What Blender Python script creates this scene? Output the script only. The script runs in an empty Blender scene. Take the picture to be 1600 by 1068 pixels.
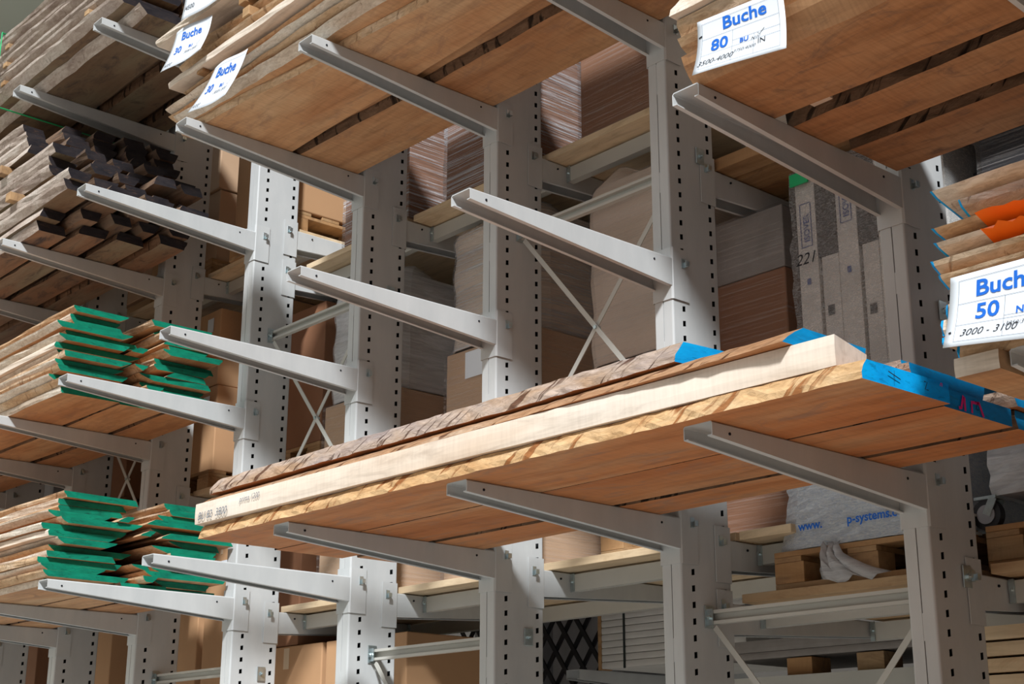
import bpy, math, random
from mathutils import Vector, Matrix

# ------------------------------------------------------------------ camera, sky, sun, exposure
C = bpy.context.scene.collection
scn = bpy.context.scene
ZO = 2.5                       # height of the lowest visible arm level above the floor
R_ = Vector((0.6632854958977014, 0.7483627601981053, 0.0023516123008538716))
U_ = Vector((0.2203560886913285, -0.19830610174512522, 0.9550486292264448))
F_ = Vector((-0.7151891673595174, 0.6329517115541478, 0.2964398517950565))
cam_d = bpy.data.cameras.new('camera'); cam = bpy.data.objects.new('camera', cam_d); C.objects.link(cam)
cam_d.lens = 50.954; cam_d.sensor_width = 36; cam_d.sensor_fit = 'HORIZONTAL'
cam_d.clip_start = 0.05; cam_d.clip_end = 200
M4 = Matrix((R_, U_, -F_)).transposed().to_4x4()
M4.translation = Vector((2.45353, -3.87970, -0.94335 + ZO))
cam.matrix_world = M4
scn.camera = cam

world = bpy.data.worlds.new('world'); scn.world = world; world.use_nodes = True
wn = world.node_tree
bgn = wn.nodes['Background']
bgn.inputs['Color'].default_value = (0.98, 0.98, 1.0, 1)
bgn.inputs['Strength'].default_value = 0.44

sun_d = bpy.data.lights.new('sun', 'SUN'); sun = bpy.data.objects.new('sun', sun_d); C.objects.link(sun)
sun_d.energy = 4.6; sun_d.angle = math.radians(6.0); sun_d.color = (0.95, 0.985, 1.0)
sun.rotation_euler = Vector((-0.62, 0.62, -0.74)).to_track_quat('-Z', 'Y').to_euler()

scn.view_settings.view_transform = 'Standard'; scn.view_settings.look = 'None'
scn.view_settings.gamma = 1; scn.view_settings.use_curve_mapping = False
scn.view_settings.exposure = 0.16

# ------------------------------------------------------------------ materials
class NT:
    def __init__(s, name, bsdf=True):
        s.m = bpy.data.materials.new(name); s.m.use_nodes = True; s.t = s.m.node_tree
        s.b = s.t.nodes['Principled BSDF']; s.out = s.t.nodes['Material Output']
    def n(s, typ, **kw):
        x = s.t.nodes.new(typ)
        for k, v in kw.items():
            if k.startswith('_'): setattr(x, k[1:], v)
            else:
                x.inputs[k.replace('__', ' ')].default_value = v
        return x
    def l(s, a, ao, b, bi): s.t.links.new(a.outputs[ao], b.inputs[bi])
    def coord(s, scale=(1, 1, 1), rot=(0, 0, 0), seed=True):
        tc = s.n('ShaderNodeTexCoord'); mp = s.n('ShaderNodeMapping')
        mp.inputs['Scale'].default_value = scale; mp.inputs['Rotation'].default_value = rot
        s.l(tc, 'Object', mp, 'Vector')
        if seed:
            oi = s.n('ShaderNodeObjectInfo'); ml = s.n('ShaderNodeMath', _operation='MULTIPLY')
            s.l(oi, 'Random', ml, 0); ml.inputs[1].default_value = 37.0
            cb = s.n('ShaderNodeCombineXYZ'); s.l(ml, 0, cb, 0); s.l(ml, 0, cb, 1); s.l(ml, 0, cb, 2)
            s.l(cb, 0, mp, 'Location')
        return mp
    def noise(s, mp, scale=5, detail=6, rough=.55, dist=0):
        x = s.n('ShaderNodeTexNoise', Scale=scale, Detail=detail, Roughness=rough, Distortion=dist)
        s.l(mp, 0, x, 'Vector'); return x
    def ramp(s, src, stops, out='Fac'):
        x = s.n('ShaderNodeValToRGB'); s.l(src, out, x, 'Fac')
        e = x.color_ramp.elements
        while len(e) < len(stops): e.new(.5)
        for i, (p, c) in enumerate(stops):
            e[i].position = p; e[i].color = (*c, 1) if len(c) == 3 else c
        return x
    def mix(s, a, ao, b, bo, fac=None, fo=0, f=.5, typ='MIX'):
        x = s.n('ShaderNodeMix', _data_type='RGBA', _blend_type=typ)
        if fac is None: x.inputs[0].default_value = f
        else: s.l(fac, fo, x, 0)
        if isinstance(a, tuple): x.inputs[6].default_value = (*a, 1)
        else: s.l(a, ao, x, 6)
        if isinstance(b, tuple): x.inputs[7].default_value = (*b, 1)
        else: s.l(b, bo, x, 7)
        return x
    def bump(s, src, so, strength=.3, dist=.01):
        x = s.n('ShaderNodeBump', Strength=strength, Distance=dist); s.l(src, so, x, 'Height')
        s.l(x, 0, s.b, 'Normal'); return x
    def fin(s, col=None, co=0, rough=.6, spec=.3):
        if col is not None:
            if isinstance(col, tuple): s.b.inputs['Base Color'].default_value = (*col, 1)
            else: s.l(col, co, s.b, 'Base Color')
        s.b.inputs['Roughness'].default_value = rough; s.b.inputs['Specular IOR Level'].default_value = spec
        return s.m

def plain(name, c, rough=.6, metal=0, spec=.4, var=.06, sc=6):
    t = NT(name); mp = t.coord()
    nz = t.noise(mp, sc, 4)
    rp = t.ramp(nz, [(.3, tuple(v*(1-var) for v in c)), (.7, tuple(min(1, v*(1+var)) for v in c))])
    t.b.inputs['Metallic'].default_value = metal
    return t.fin(rp, 0, rough, spec)

def wood(name, ca, cb, cc, saw=.35, stain=None, stain_amt=.5, rnd=.35, rough=.62):
    """sawn board: long grain along x, broad tone patches, faint saw marks across"""
    t = NT(name)
    mp = t.coord((.9, 7, 7)); g = t.noise(mp, 3.2, 9, .6, .6)
    mp2 = t.coord((.7, 2.2, 2.2)); p = t.noise(mp2, 1.7, 4, .55, .3)
    rp = t.ramp(p, [(.32, ca), (.5, cb), (.70, cc)])
    rg = t.ramp(g, [(.30, (.62, .58, .55)), (.5, (.95, .95, .95)), (.75, (1.1, 1.1, 1.1))])
    c = t.mix(rp, 0, rg, 0, f=.75, typ='MULTIPLY')
    # saw marks
    mp3 = t.coord((1, .12, .1), (0, 0, .25)); w = t.noise(mp3, 95, 2, .5)
    rw = t.ramp(w, [(.3, (.80, .78, .76)), (.62, (1, 1, 1))])
    c = t.mix(c, 2, rw, 0, f=saw, typ='MULTIPLY')
    if stain:
        mp4 = t.coord((1.2, 3, 3)); s4 = t.noise(mp4, 3.1, 9, .72, 1.4)
        rs = t.ramp(s4, [(.52, (0, 0, 0)), (.70, (min(1, stain_amt*1.5),)*3)])
        c = t.mix(c, 2, stain, 0, fac=rs)
    # per-board tone
    oi = t.n('ShaderNodeObjectInfo'); mr = t.n('ShaderNodeMapRange')
    t.l(oi, 'Random', mr, 0); mr.inputs[3].default_value = 1-rnd; mr.inputs[4].default_value = 1+rnd*.35
    hs = t.n('ShaderNodeHueSaturation'); t.l(c, 2, hs, 'Color'); t.l(mr, 0, hs, 'Value')
    t.bump(w, 0, .12, .004)
    return t.fin(hs, 0, rough, .25)

def bark(name, ca, cb, cc, sc=18, crack=(.05, .03, .02), strength=.8, dens=.30, ck=.85):
    t = NT(name)
    mp = t.coord((1, 2.6, 2.6), (.3, .5, .5)); n = t.noise(mp, sc, 8, .7, 1.0)
    mp2 = t.coord((.5, 1.6, 1.6)); n2 = t.noise(mp2, 5, 5, .6, .8)
    r2 = t.ramp(n2, [(.35, ca), (.52, cb), (.68, cc)])
    mp3 = t.coord((1, 1, 1), (0, .75, 0)); mp3.vector_type = 'TEXTURE'; mp3.inputs['Scale'].default_value = (.6, 2.5, 3.6)
    n3 = t.noise(mp3, sc*1.3, 3, .5, .5)
    rk = t.ramp(n3, [(dens, crack), (dens+.07, (1, 1, 1))])
    r1 = t.ramp(n, [(.3, (.6, .55, .5)), (.6, (1.05, 1.05, 1.05))])
    c = t.mix(r2, 0, r1, 0, f=.8, typ='MULTIPLY'); c = t.mix(c, 2, rk, 0, f=ck, typ='MULTIPLY')
    ad = t.n('ShaderNodeMath', _operation='ADD'); t.l(n, 0, ad, 0); t.l(rk, 0, ad, 1)
    t.bump(ad, 0, strength, .012)
    return t.fin(c, 2, .85, .15)

def endpaint(name, ca, cb, wear=None, amt=.3):
    t = NT(name)
    mp = t.coord((8, 1, 3)); n = t.noise(mp, 9, 7, .65, .5)
    r = t.ramp(n, [(.33, ca), (.62, cb)])
    last, o = r, 0
    if wear:
        mp2 = t.coord((3, 1.5, 6)); n2 = t.noise(mp2, 11, 8, .7, 1)
        r2 = t.ramp(n2, [(.56, (0, 0, 0)), (.66, (amt,)*3)])
        last = t.mix(r, 0, wear, 0, fac=r2); o = 2
    t.bump(n, 0, .3, .004)
    return t.fin(last, o, .55, .3)

M = {}
# painted rack steel: light grey, with faint scuffs
t = NT('rack_paint'); mp = t.coord((3, 3, 1)); n = t.noise(mp, 3, 6, .6)
r = t.ramp(n, [(.3, (.50, .515, .52)), (.7, (.575, .585, .585))])
mp2 = t.coord((30, 30, 8)); n2 = t.noise(mp2, 4, 3); t.bump(n2, 0, .03, .002)
M['steel'] = t.fin(r, 0, .38, .5)
M['steel2'] = plain('rack_paint_beam', (.50, .49, .45), .42, 0, .5, .05, 4)
M['zinc'] = plain('zinc', (.52, .60, .62), .28, .85, .5, .15, 30)
M['inner_steel_shade'] = plain('inner_steel_shade', (.03, .033, .036), .7, 0, .2)  # near black inside the columns, shade behind the holes put into the colour
M['hole'] = plain('hole_shade', (.012, .014, .02), .8, 0, .2)
M['beech'] = wood('beech_orange', (.50, .235, .105), (.60, .33, .165), (.66, .43, .25), .65, (.30, .17, .11), .5, .16)
M['beech_deep'] = wood('beech_deep_orange', (.47, .165, .055), (.54, .215, .08), (.56, .30, .15), .45, (.28, .17, .12), .5, .14)
M['beech_light'] = wood('beech_light', (.74, .58, .45), (.82, .69, .57), (.84, .74, .64), .3, None, 0, .10)
M['beech_brown'] = wood('beech_brown', (.42, .19, .08), (.50, .25, .115), (.54, .31, .16), .75, (.20, .12, .08), .7, .18)
M['edge_tan'] = bark('wane_tan', (.52, .32, .18), (.64, .44, .27), (.72, .56, .41), 22, (.25, .15, .09), .5, .30, .5)
M['edge_pale'] = bark('wane_pale', (.60, .47, .36), (.74, .64, .53), (.80, .73, .64), 26, (.32, .2, .13), .35, .28, .35)
M['edge_orange'] = bark('wane_orange', (.58, .34, .16), (.68, .44, .23), (.76, .54, .32), 14, (.45, .22, .10), .6, .36)
M['bark_tan'] = bark('bark_tan', (.42, .22, .11), (.52, .30, .17), (.60, .42, .29), 15, (.20, .09, .05), .9, .34)
M['edge_gap_shade'] = bark('wane_gap_shade', (.09, .05, .03), (.15, .085, .05), (.22, .13, .08), 15, (.03, .02, .01), .8, .36)  # for edges inside board gaps, the shade of the gap is in the colour
M['bark'] = bark('bark', (.52, .34, .22), (.56, .43, .35), (.42, .34, .32), 16, (.22, .11, .07), 1.0, .35)
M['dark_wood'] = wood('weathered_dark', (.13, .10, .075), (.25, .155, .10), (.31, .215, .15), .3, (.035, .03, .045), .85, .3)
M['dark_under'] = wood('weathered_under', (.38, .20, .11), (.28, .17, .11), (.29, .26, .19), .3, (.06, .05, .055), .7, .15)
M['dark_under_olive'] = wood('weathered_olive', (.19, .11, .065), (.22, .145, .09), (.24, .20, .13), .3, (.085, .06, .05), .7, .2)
M['edge_grey'] = bark('wane_grey', (.36, .28, .24), (.52, .43, .37), (.62, .55, .49), 24, (.2, .14, .11), .4, .27, .35)
M['pine'] = wood('pine_board', (.66, .47, .28), (.74, .56, .36), (.76, .60, .41), .1, (.42, .25, .12), .3, .08)
M['pallet'] = wood('pallet_wood', (.38, .20, .085), (.46, .27, .13), (.54, .37, .21), .3, (.18, .1, .06), .5, .2)
M['pine_shade'] = wood('pine_board_shade', (.46, .27, .13), (.54, .35, .19), (.60, .44, .27), .1, (.3, .16, .08), .3, .08)  # darker pine for the low right shelves, their shade put into the colour
M['end_blue'] = endpaint('end_blue', (.0, .24, .58), (.0, .36, .76), (.0, .10, .20), .6)
M['end_blue_shade'] = endpaint('end_blue_shade', (.0, .16, .36), (.0, .24, .52), (.02, .12, .16), .6)  # darker copy of the end blue, shade from the stack above painted in
M['end_green'] = endpaint('end_green', (.0, .13, .08), (.0, .23, .135), (.0, .05, .035), .75)
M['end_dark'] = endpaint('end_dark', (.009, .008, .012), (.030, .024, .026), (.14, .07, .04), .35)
M['end_wood'] = wood('end_grain', (.50, .31, .17), (.62, .42, .26), (.70, .52, .34), .6, None, 0, .15)
M['card'] = plain('cardboard', (.50, .29, .155), .7, 0, .25, .05, 3)
M['card_dark'] = plain('cardboard_brown', (.28, .135, .075), .7, 0, .25, .08, 3)
M['card_tan'] = plain('cardboard_tan', (.55, .37, .24), .7, 0, .25, .05, 3)
M['paperbag'] = plain('paper_bag', (.62, .52, .43), .7, 0, .25, .07, 3)
M['white_stuff'] = plain('white_plastic', (.68, .66, .63), .5, 0, .4, .08, 5)
M['paper'] = plain('paper_white', (.76, .80, .86), .35, 0, .5, .01, 3)
M['ink_blue'] = plain('ink_blue', (.01, .14, .62), .4, 0, .4, .02)
M['ink_print'] = plain('ink_print', (.10, .14, .35), .5, 0, .3, .02)
M['bundle_grey'] = plain('bundle_grey', (.80, .76, .72), .6, 0, .3, .1, 8)
M['bundle_dark'] = plain('bundle_dark', (.10, .09, .085), .6, 0, .3, .2, 30)
M['film_grey'] = plain('film_grey', (.26, .235, .22), .5, 0, .4, .15, 8)
M['ink_black'] = plain('ink_black', (.015, .015, .02), .5, 0, .3, .02)
M['ink_grey'] = plain('ink_grey', (.18, .2, .24), .5, 0, .3, .02)
M['ink_pink'] = plain('ink_pink', (.80, .01, .16), .5, 0, .3, .02)
M['orange_spray'] = plain('orange_spray', (1.0, .16, .005), .6, 0, .3, .1, 12)
M['strap_green'] = plain('strap_green', (.02, .50, .18), .4, 0, .4, .02)
M['strap_black'] = plain('strap_dark', (.03, .04, .04), .4, 0, .4, .02)
M['tape'] = plain('packing_tape', (.62, .45, .30), .3, 0, .5, .03)
M['concrete'] = plain('concrete_floor', (.50, .47, .43), .55, 0, .4, .06, 1)
M['wall'] = plain('wall_panel', (.60, .62, .52), .7, 0, .3, .02, 1)
M['wall_dark'] = plain('wall_rear', (.10, .09, .08), .7, 0, .3, .05, 1)
M['ceil'] = plain('ceiling_panel', (.55, .56, .50), .7, 0, .3, .02, 1)
M['rubber'] = plain('rubber', (.03, .03, .035), .5, 0, .4)
M['black_plastic'] = plain('black_plastic', (.02, .02, .025), .45, 0, .4)
M['grey_pack'] = plain('grey_packaging', (.42, .42, .45), .5, 0, .4, .1, 8)

def wrapmat(name, tint, base, streak, rough=.18, rot=.35, bump=.6, xs=1.5, zs=38, thr=.56):
    """clear stretch film: mostly transparent with glossy creases"""
    t = NT(name); mp = t.coord((xs, xs, zs), (rot*.8, rot, 0)); n = t.noise(mp, 1.6, 5, .6, .4)
    rp = t.ramp(n, [(thr-.12, (base,)*3), (thr+.1, (streak,)*3)])
    tr = t.n('ShaderNodeBsdfTransparent'); tr.inputs[0].default_value = (.96, .96, .97, 1)
    mx = t.n('ShaderNodeMixShader'); t.l(rp, 0, mx, 0); t.l(tr, 0, mx, 1); t.l(t.b, 0, mx, 2)
    t.t.links.new(mx.outputs[0], t.out.inputs['Surface'])
    t.bump(n, 0, bump, .03)
    t.b.inputs['Coat Weight'].default_value = .5; t.b.inputs['Coat Roughness'].default_value = .08
    return t.fin(tint, 0, rough, .8)
M['wrap'] = wrapmat('stretch_film', (.62, .58, .56), .035, .30, .16, .30, .5, 1.2, 95, .60)
M['wrap_shiny'] = wrapmat('stretch_film_shiny', (.80, .82, .88), .06, .75, .10, .4, .9, 1.1, 70, .58)
M['wrap_white'] = wrapmat('stretch_film_white', (.74, .74, .76), .45, .8, .2, .2, .6, 2, 16)
t = NT('foil_bag'); mp = t.coord((7, 7, 22), (0, .3, 0)); n = t.noise(mp, 6, 8, .7, 1.2)
r = t.ramp(n, [(.38, (.68, .75, .87)), (.58, (.94, .97, 1.0))]); t.bump(n, 0, .8, .03); t.b.inputs['Metallic'].default_value = .0
t.b.inputs['Coat Weight'].default_value = .6; M['foil'] = t.fin(r, 0, .22, .8)
t = NT('bubble_film'); mp = t.coord((5, 5, 12), (.4, .4, 0)); n = t.noise(mp, 9, 6, .75, 2.0)
rp = t.ramp(n, [(.42, (.10,)*3), (.62, (.62,)*3)])
tr = t.n('ShaderNodeBsdfTransparent'); mx = t.n('ShaderNodeMixShader'); t.l(rp, 0, mx, 0); t.l(tr, 0, mx, 1); t.l(t.b, 0, mx, 2)
t.t.links.new(mx.outputs[0], t.out.inputs['Surface']); t.bump(n, 0, 1.0, .02)
M['bubble'] = t.fin((.95, .95, .96), 0, .12, .9)

# ------------------------------------------------------------------ mesh helpers
def mk(name, vs, fs, mats, parent=None, loc=None, mi=None, smooth=False):
    """verts in rack coordinates; origin at the base centre (or loc); child of parent"""
    vs = [Vector(v) for v in vs]
    if loc is None:
        xs = [v.x for v in vs]; ys = [v.y for v in vs]; zs = [v.z for v in vs]
        loc = Vector(((min(xs)+max(xs))/2, (min(ys)+max(ys))/2, min(zs)))
    loc = Vector(loc)
    me = bpy.data.meshes.new(name)
    me.from_pydata([tuple(v-loc) for v in vs], [], fs)
    if not isinstance(mats, (list, tuple)): mats = [mats]
    for m in mats: me.materials.append(M[m] if isinstance(m, str) else m)
    if mi: me.polygons.foreach_set('material_index', mi)
    if smooth: me.polygons.foreach_set('use_smooth', [True]*len(me.polygons))
    me.update()
    o = bpy.data.objects.new(name, me); C.objects.link(o)
    w = loc + Vector((0, 0, ZO))
    o['w'] = tuple(w)
    if parent is not None:
        o.parent = parent; o.location = w - Vector(parent['w'])
    else: o.location = w
    return o

def tag(o, label, cat=None, group=None, kind=None):
    if label: o['label'] = label
    if cat: o['category'] = cat
    if group: o['group'] = group
    if kind: o['kind'] = kind
    return o

def thing(name, loc, label, cat, group=None):
    o = bpy.data.objects.new(name, None); C.objects.link(o); o.empty_display_size = .1
    w = Vector(loc)+Vector((0, 0, ZO)); o['w'] = tuple(w); o.location = w
    return tag(o, label, cat, group)

def copy_tree(root, dloc, **tags):
    c = root.copy(); C.objects.link(c)
    c.location = root.location + Vector(dloc); c['w'] = tuple(c.location)
    for k, v in tags.items(): c[k] = v
    for ch in list(root.children):
        d = ch.copy(); C.objects.link(d); d.parent = c; d['w'] = tuple(Vector(ch['w'])+Vector(dloc))
        for g in list(ch.children):
            e = g.copy(); C.objects.link(e); e.parent = d; e['w'] = tuple(Vector(g['w'])+Vector(dloc))
    return c

class B:
    """mesh collector"""
    def __init__(s): s.v = []; s.f = []; s.m = []
    def quad(s, a, b, c, d, m=0):
        i = len(s.v); s.v += [a, b, c, d]; s.f.append((i, i+1, i+2, i+3)); s.m.append(m)
    def box(s, x0, x1, y0, y1, z0, z1, m=0, ch=0.0):
        i = len(s.v)
        s.v += [(x0, y0, z0), (x1, y0, z0), (x1, y1, z0), (x0, y1, z0), (x0, y0, z1), (x1, y0, z1), (x1, y1, z1), (x0, y1, z1)]
        for q in ((0, 3, 2, 1), (4, 5, 6, 7), (0, 1, 5, 4), (1, 2, 6, 5), (2, 3, 7, 6), (3, 0, 4, 7)):
            s.f.append(tuple(i+k for k in q)); s.m.append(m)
        return s
    def sweep(s, prof, path, m=0, closed=True, cap=True):
        """prof: list of functions/points per station -> list of lists of points"""
        i = len(s.v); n = len(path[0])
        for st in path: s.v += st
        rng = range(n) if closed else range(n-1)
        for k in range(len(path)-1):
            for j in rng:
                a = i+k*n+j; b = i+k*n+(j+1) % n
                s.f.append((a, b, b+n, a+n)); s.m.append(m)
        if cap and closed:
            s.f.append(tuple(i+j for j in range(n))[::-1]); s.m.append(m)
            s.f.append(tuple(i+(len(path)-1)*n+j for j in range(n))); s.m.append(m)
    def cyl(s, c, ax, r, h, n=14, m=0):
        ax = Vector(ax).normalized(); t = ax.orthogonal().normalized(); b = ax.cross(t); c = Vector(c)
        ring = lambda o: [tuple(o+r*(math.cos(2*math.pi*k/n)*t+math.sin(2*math.pi*k/n)*b)) for k in range(n)]
        s.sweep(None, [ring(c), ring(c+ax*h)], m)
    def bar(s, p, q, w, th, m=0, up=(0, 1, 0)):
        p = Vector(p); q = Vector(q); d = (q-p).normalized(); u = Vector(up); sd = d.cross(u).normalized()*w/2; u = u*th/2
        a = [tuple(p+k*sd+l*u) for k, l in ((-1, -1), (1, -1), (1, 1), (-1, 1))]
        b = [tuple(q+k*sd+l*u) for k, l in ((-1, -1), (1, -1), (1, 1), (-1, 1))]
        s.sweep(None, [a, b], m)
    def build(s, name, mats, parent=None, loc=None, smooth=False, solid=0, bevel=0):
        o = mk(name, s.v, s.f, mats, parent, loc, s.m, smooth)
        if solid:
            md = o.modifiers.new('solid', 'SOLIDIFY'); md.thickness = solid; md.offset = -1
        if bevel:
            md = o.modifiers.new('bevel', 'BEVEL'); md.width = bevel; md.segments = 2; md.limit_method = 'ANGLE'
        return o

def ordn(i): return ['zeroth', 'first', 'second', 'third', 'fourth', 'fifth', 'sixth', 'seventh', 'eighth', 'ninth', 'tenth',
                     'eleventh', 'twelfth', 'thirteenth', 'fourteenth', 'fifteenth', 'sixteenth', 'seventeenth', 'eighteenth'][i]

# ------------------------------------------------------------------ hall: floor, walls, ceiling
def slab(name, x0, x1, y0, y1, z0, z1, m):
    o = B().box(x0, x1, y0, y1, z0, z1).build(name, m); return tag(o, None, kind='structure')
slab('floor', -18, 14, -16, 9, -ZO-.2, -ZO, 'concrete')
slab('wall_left', -18.2, -18, -16, 9, -ZO, 11, 'wall')
slab('wall_back', -18, 14, 4.6, 4.8, -ZO, 11, 'wall_dark')  # pulled close and coloured dark to keep the gaps behind the rack dim
slab('ceiling', -18, 14, -2.5, 9, 9.6, 9.8, 'ceil')
slab('added_wall_right', 14, 14.2, -16, 9, -ZO, 11, 'wall_dark')  # unseen wall added to cut sky light from the right
slab('added_wall_front', -18, 14, -16.2, -16, -ZO, 1.5, 'wall')  # unseen wall added to block low sky light from the aisle side

# ------------------------------------------------------------------ the rack
PX = -1.0165
colx = lambda i: (.972 if i == -1 else (1.99 if i == -2 else PX*i if i < 5 else -5.09-(i-5)*1.02))
CW, CD = .096, .27
def channel(side):
    """one of the two perforated C sections of a column; side 1 = right, 0 = left"""
    b = B(); x = 0 if side else -CW; inn = -CW/2+.002 if side else -CW/2-.002
    sg = 1 if side else -1; rr = .008
    z0, z1, p = -ZO, 4.6, .0585
    ys = [rr, .0535, .0695, .2265, .2425, CD-rr]
    nz = int((z1-z0)/p)
    for k in range(nz):
        za = z0+k*p; h0 = za+.018; h1 = za+.040; zb = za+p
        Q = (lambda p, q, r, t: b.quad(p, q, r, t)) if side else (lambda p, q, r, t: b.quad(t, r, q, p))
        for a, c in ((0, 1), (2, 3), (4, 5)):
            Q((x, ys[a], za), (x, ys[c], za), (x, ys[c], zb), (x, ys[a], zb))
        for a in (1, 3):
            Q((x, ys[a], za), (x, ys[a+1], za), (x, ys[a+1], h0+(.003 if a == 1 else .003)), (x, ys[a], h0))
            Q((x, ys[a], h1), (x, ys[a+1], h1+.003), (x, ys[a+1], zb), (x, ys[a], zb))
    zt = z0+nz*p
    # front flange with rounded corner, rear flange
    arc = [(x-sg*rr*(1-math.cos(t)), rr*(1-math.sin(t))) for t in (0, .4, .8, 1.2, math.pi/2)]
    pts = arc+[(inn, 0), (inn, .022)]
    G = (lambda p, q, r, t: b.quad(t, r, q, p)) if side else (lambda p, q, r, t: b.quad(p, q, r, t))
    for (a0, a1), (c0, c1) in zip(pts, pts[1:]): G((a0, a1, z0), (c0, c1, z0), (c0, c1, zt), (a0, a1, zt))
    pts = [(q[0], CD-q[1]) for q in pts]
    for (a0, a1), (c0, c1) in zip(pts, pts[1:]): G((c0, c1, z0), (a0, a1, z0), (a0, a1, zt), (c0, c1, zt))
    return b
def build_column():
    root = thing('rack_column', (-CW/2, CD/2, -ZO), '', 'column')
    for s in (1, 0):
        o = channel(s).build('perforated_channel', ['steel', 'inner_steel_shade'], root)
        md = o.modifiers.new('weld', 'WELD'); md.merge_threshold = .0005
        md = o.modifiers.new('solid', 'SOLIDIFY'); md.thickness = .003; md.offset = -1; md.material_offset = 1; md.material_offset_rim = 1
    w = B(); rnd = random.Random(4)
    for z in (-2.1, -1.5, -.95, -.53, -.16, .6, 1.3, 1.72, 2.4, 2.75, 3.4, 4.1):
        w.box(-CW/2-.004, -CW/2+.004, .001, .012, z+rnd.uniform(-.03, .03), z+.09+rnd.uniform(-.03, .03))
    w.build('weld_seam', 'steel', root)
    B().box(-CW/2-.09, -CW/2+.09, -.08, CD+.08, -ZO, -ZO+.012).build('base_plate', 'steel', root)
    B().box(-CW/2-.045, -CW/2+.045, -1.0, CD+1.0, -ZO+.012, -ZO+.12).build('base_beam', 'steel', root, bevel=.004)
    return root
NAMES = {-2: 'second column beyond the right edge of the photo', -1: 'column just beyond the right edge of the photo',
         0: 'nearest rack column at right', 1: 'second rack column from the right', 2: 'third rack column from the right',
         3: 'fourth rack column from the right', 4: 'fifth rack column from the right', 5: 'sixth rack column from the right',
         6: 'seventh rack column from the right', 7: 'eighth rack column, at far left', 8: 'ninth rack column, beyond the left edge'}
col0 = build_column(); cols = {}
for i in range(-1, 9):
    c = col0 if i == 0 else copy_tree(col0, (colx(i), 0, 0))
    c['label'] = 'light grey perforated steel ' + {0: 'column, nearest of the row, at right under the sawn planks',
        1: 'column, second from the right', 2: 'column, third from the right', 3: 'column, fourth from the right, in the middle',
        4: 'column, fifth from the right', 5: 'column, sixth from the right, behind the green-ended boards',
        6: 'column, seventh from the right, half hidden by green-ended boards', 7: 'column at the far left edge',
        -1: 'column just past the right edge, behind the sheet marked 50', 8: 'column just past the left edge'}[i]
    c['group'] = 'columns of the cantilever rack'; cols[i] = c

def prof_arm(y, H, y_off=0):
    pass
def build_arm(name, sgn, L, h, H, y0):
    """inverted C section arm with wrap-round bracket; sgn -1 towards the aisle"""
    root = thing(name, (-CW/2, y0, -.17), '', 'arm')
    b = B(); w = CW; n = 8; lip = .014; st = []
    for k in range(n+1):
        f = k/n; y = y0+sgn*L*(1-f); d = h+(H-h)*f
        st.append([(-w+lip, y, -d), (-w, y, -d), (-w, y, -.004), (-w+.004, y, 0), (-.004, y, 0), (0, y, -.004), (0, y, -d), (-lip, y, -d)])
    if sgn > 0: st = st[::-1]
    b.sweep(None, st, closed=False)
    bm = b.build('arm_beam', 'steel', root)
    md = bm.modifiers.new('solid', 'SOLIDIFY'); md.thickness = .0035; md.offset = 1 if sgn < 0 else -1
    # bracket wrapping the column
    b = B(); g = .0045; top, bot = .045, -.162
    ya = y0+sgn*.003; yb = y0-sgn*.088
    xa, xb = -w-g, g
    P = [(xa, yb), (xa, ya-sgn*.006), (xa+.006, ya), (xb-.006, ya), (xb, ya-sgn*.006), (xb, yb)]
    for (p0, p1), (q0, q1) in zip(P, P[1:]): b.quad((p0, p1, bot), (q0, q1, bot), (q0, q1, top), (p0, p1, top))
    br = b.build('bracket', 'steel', root)
    md = br.modifiers.new('weld', 'WELD'); md = br.modifiers.new('solid', 'SOLIDIFY'); md.thickness = .0035; md.offset = 0
    # safety clip
    b = B(); yc = y0-sgn*.058
    b.box(g+.001, g+.005, yc-.010, yc+.010, -.030, .008); b.box(g+.005, g+.026, yc+.004, yc+.008, -.026, -.006)
    b.box(g+.022, g+.026, yc-.010, yc+.008, -.026, -.006)
    b.build('safety_clip', 'zinc', root)
    for yy in (L*.93, .1):
        b = B(); b.cyl((-.0005, y0+sgn*yy, -.024 if yy > .5 else -.028), (1, 0, 0), .0045, .0055, 8)
        b.build('peg_hole', 'hole', root)  # dark stud in place of an open hole, its shade is the colour
    return root
arm0 = build_arm('cantilever_arm', -1, 1.0, .0345, .108, 0.0)
LV = {0: -1.001, 1: 0.0, 2: .997, 3: 2.0005, 4: 2.949}
first = True; loads = {1: 'lowest', 2: 'second', 3: 'third', 4: 'top'}
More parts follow.
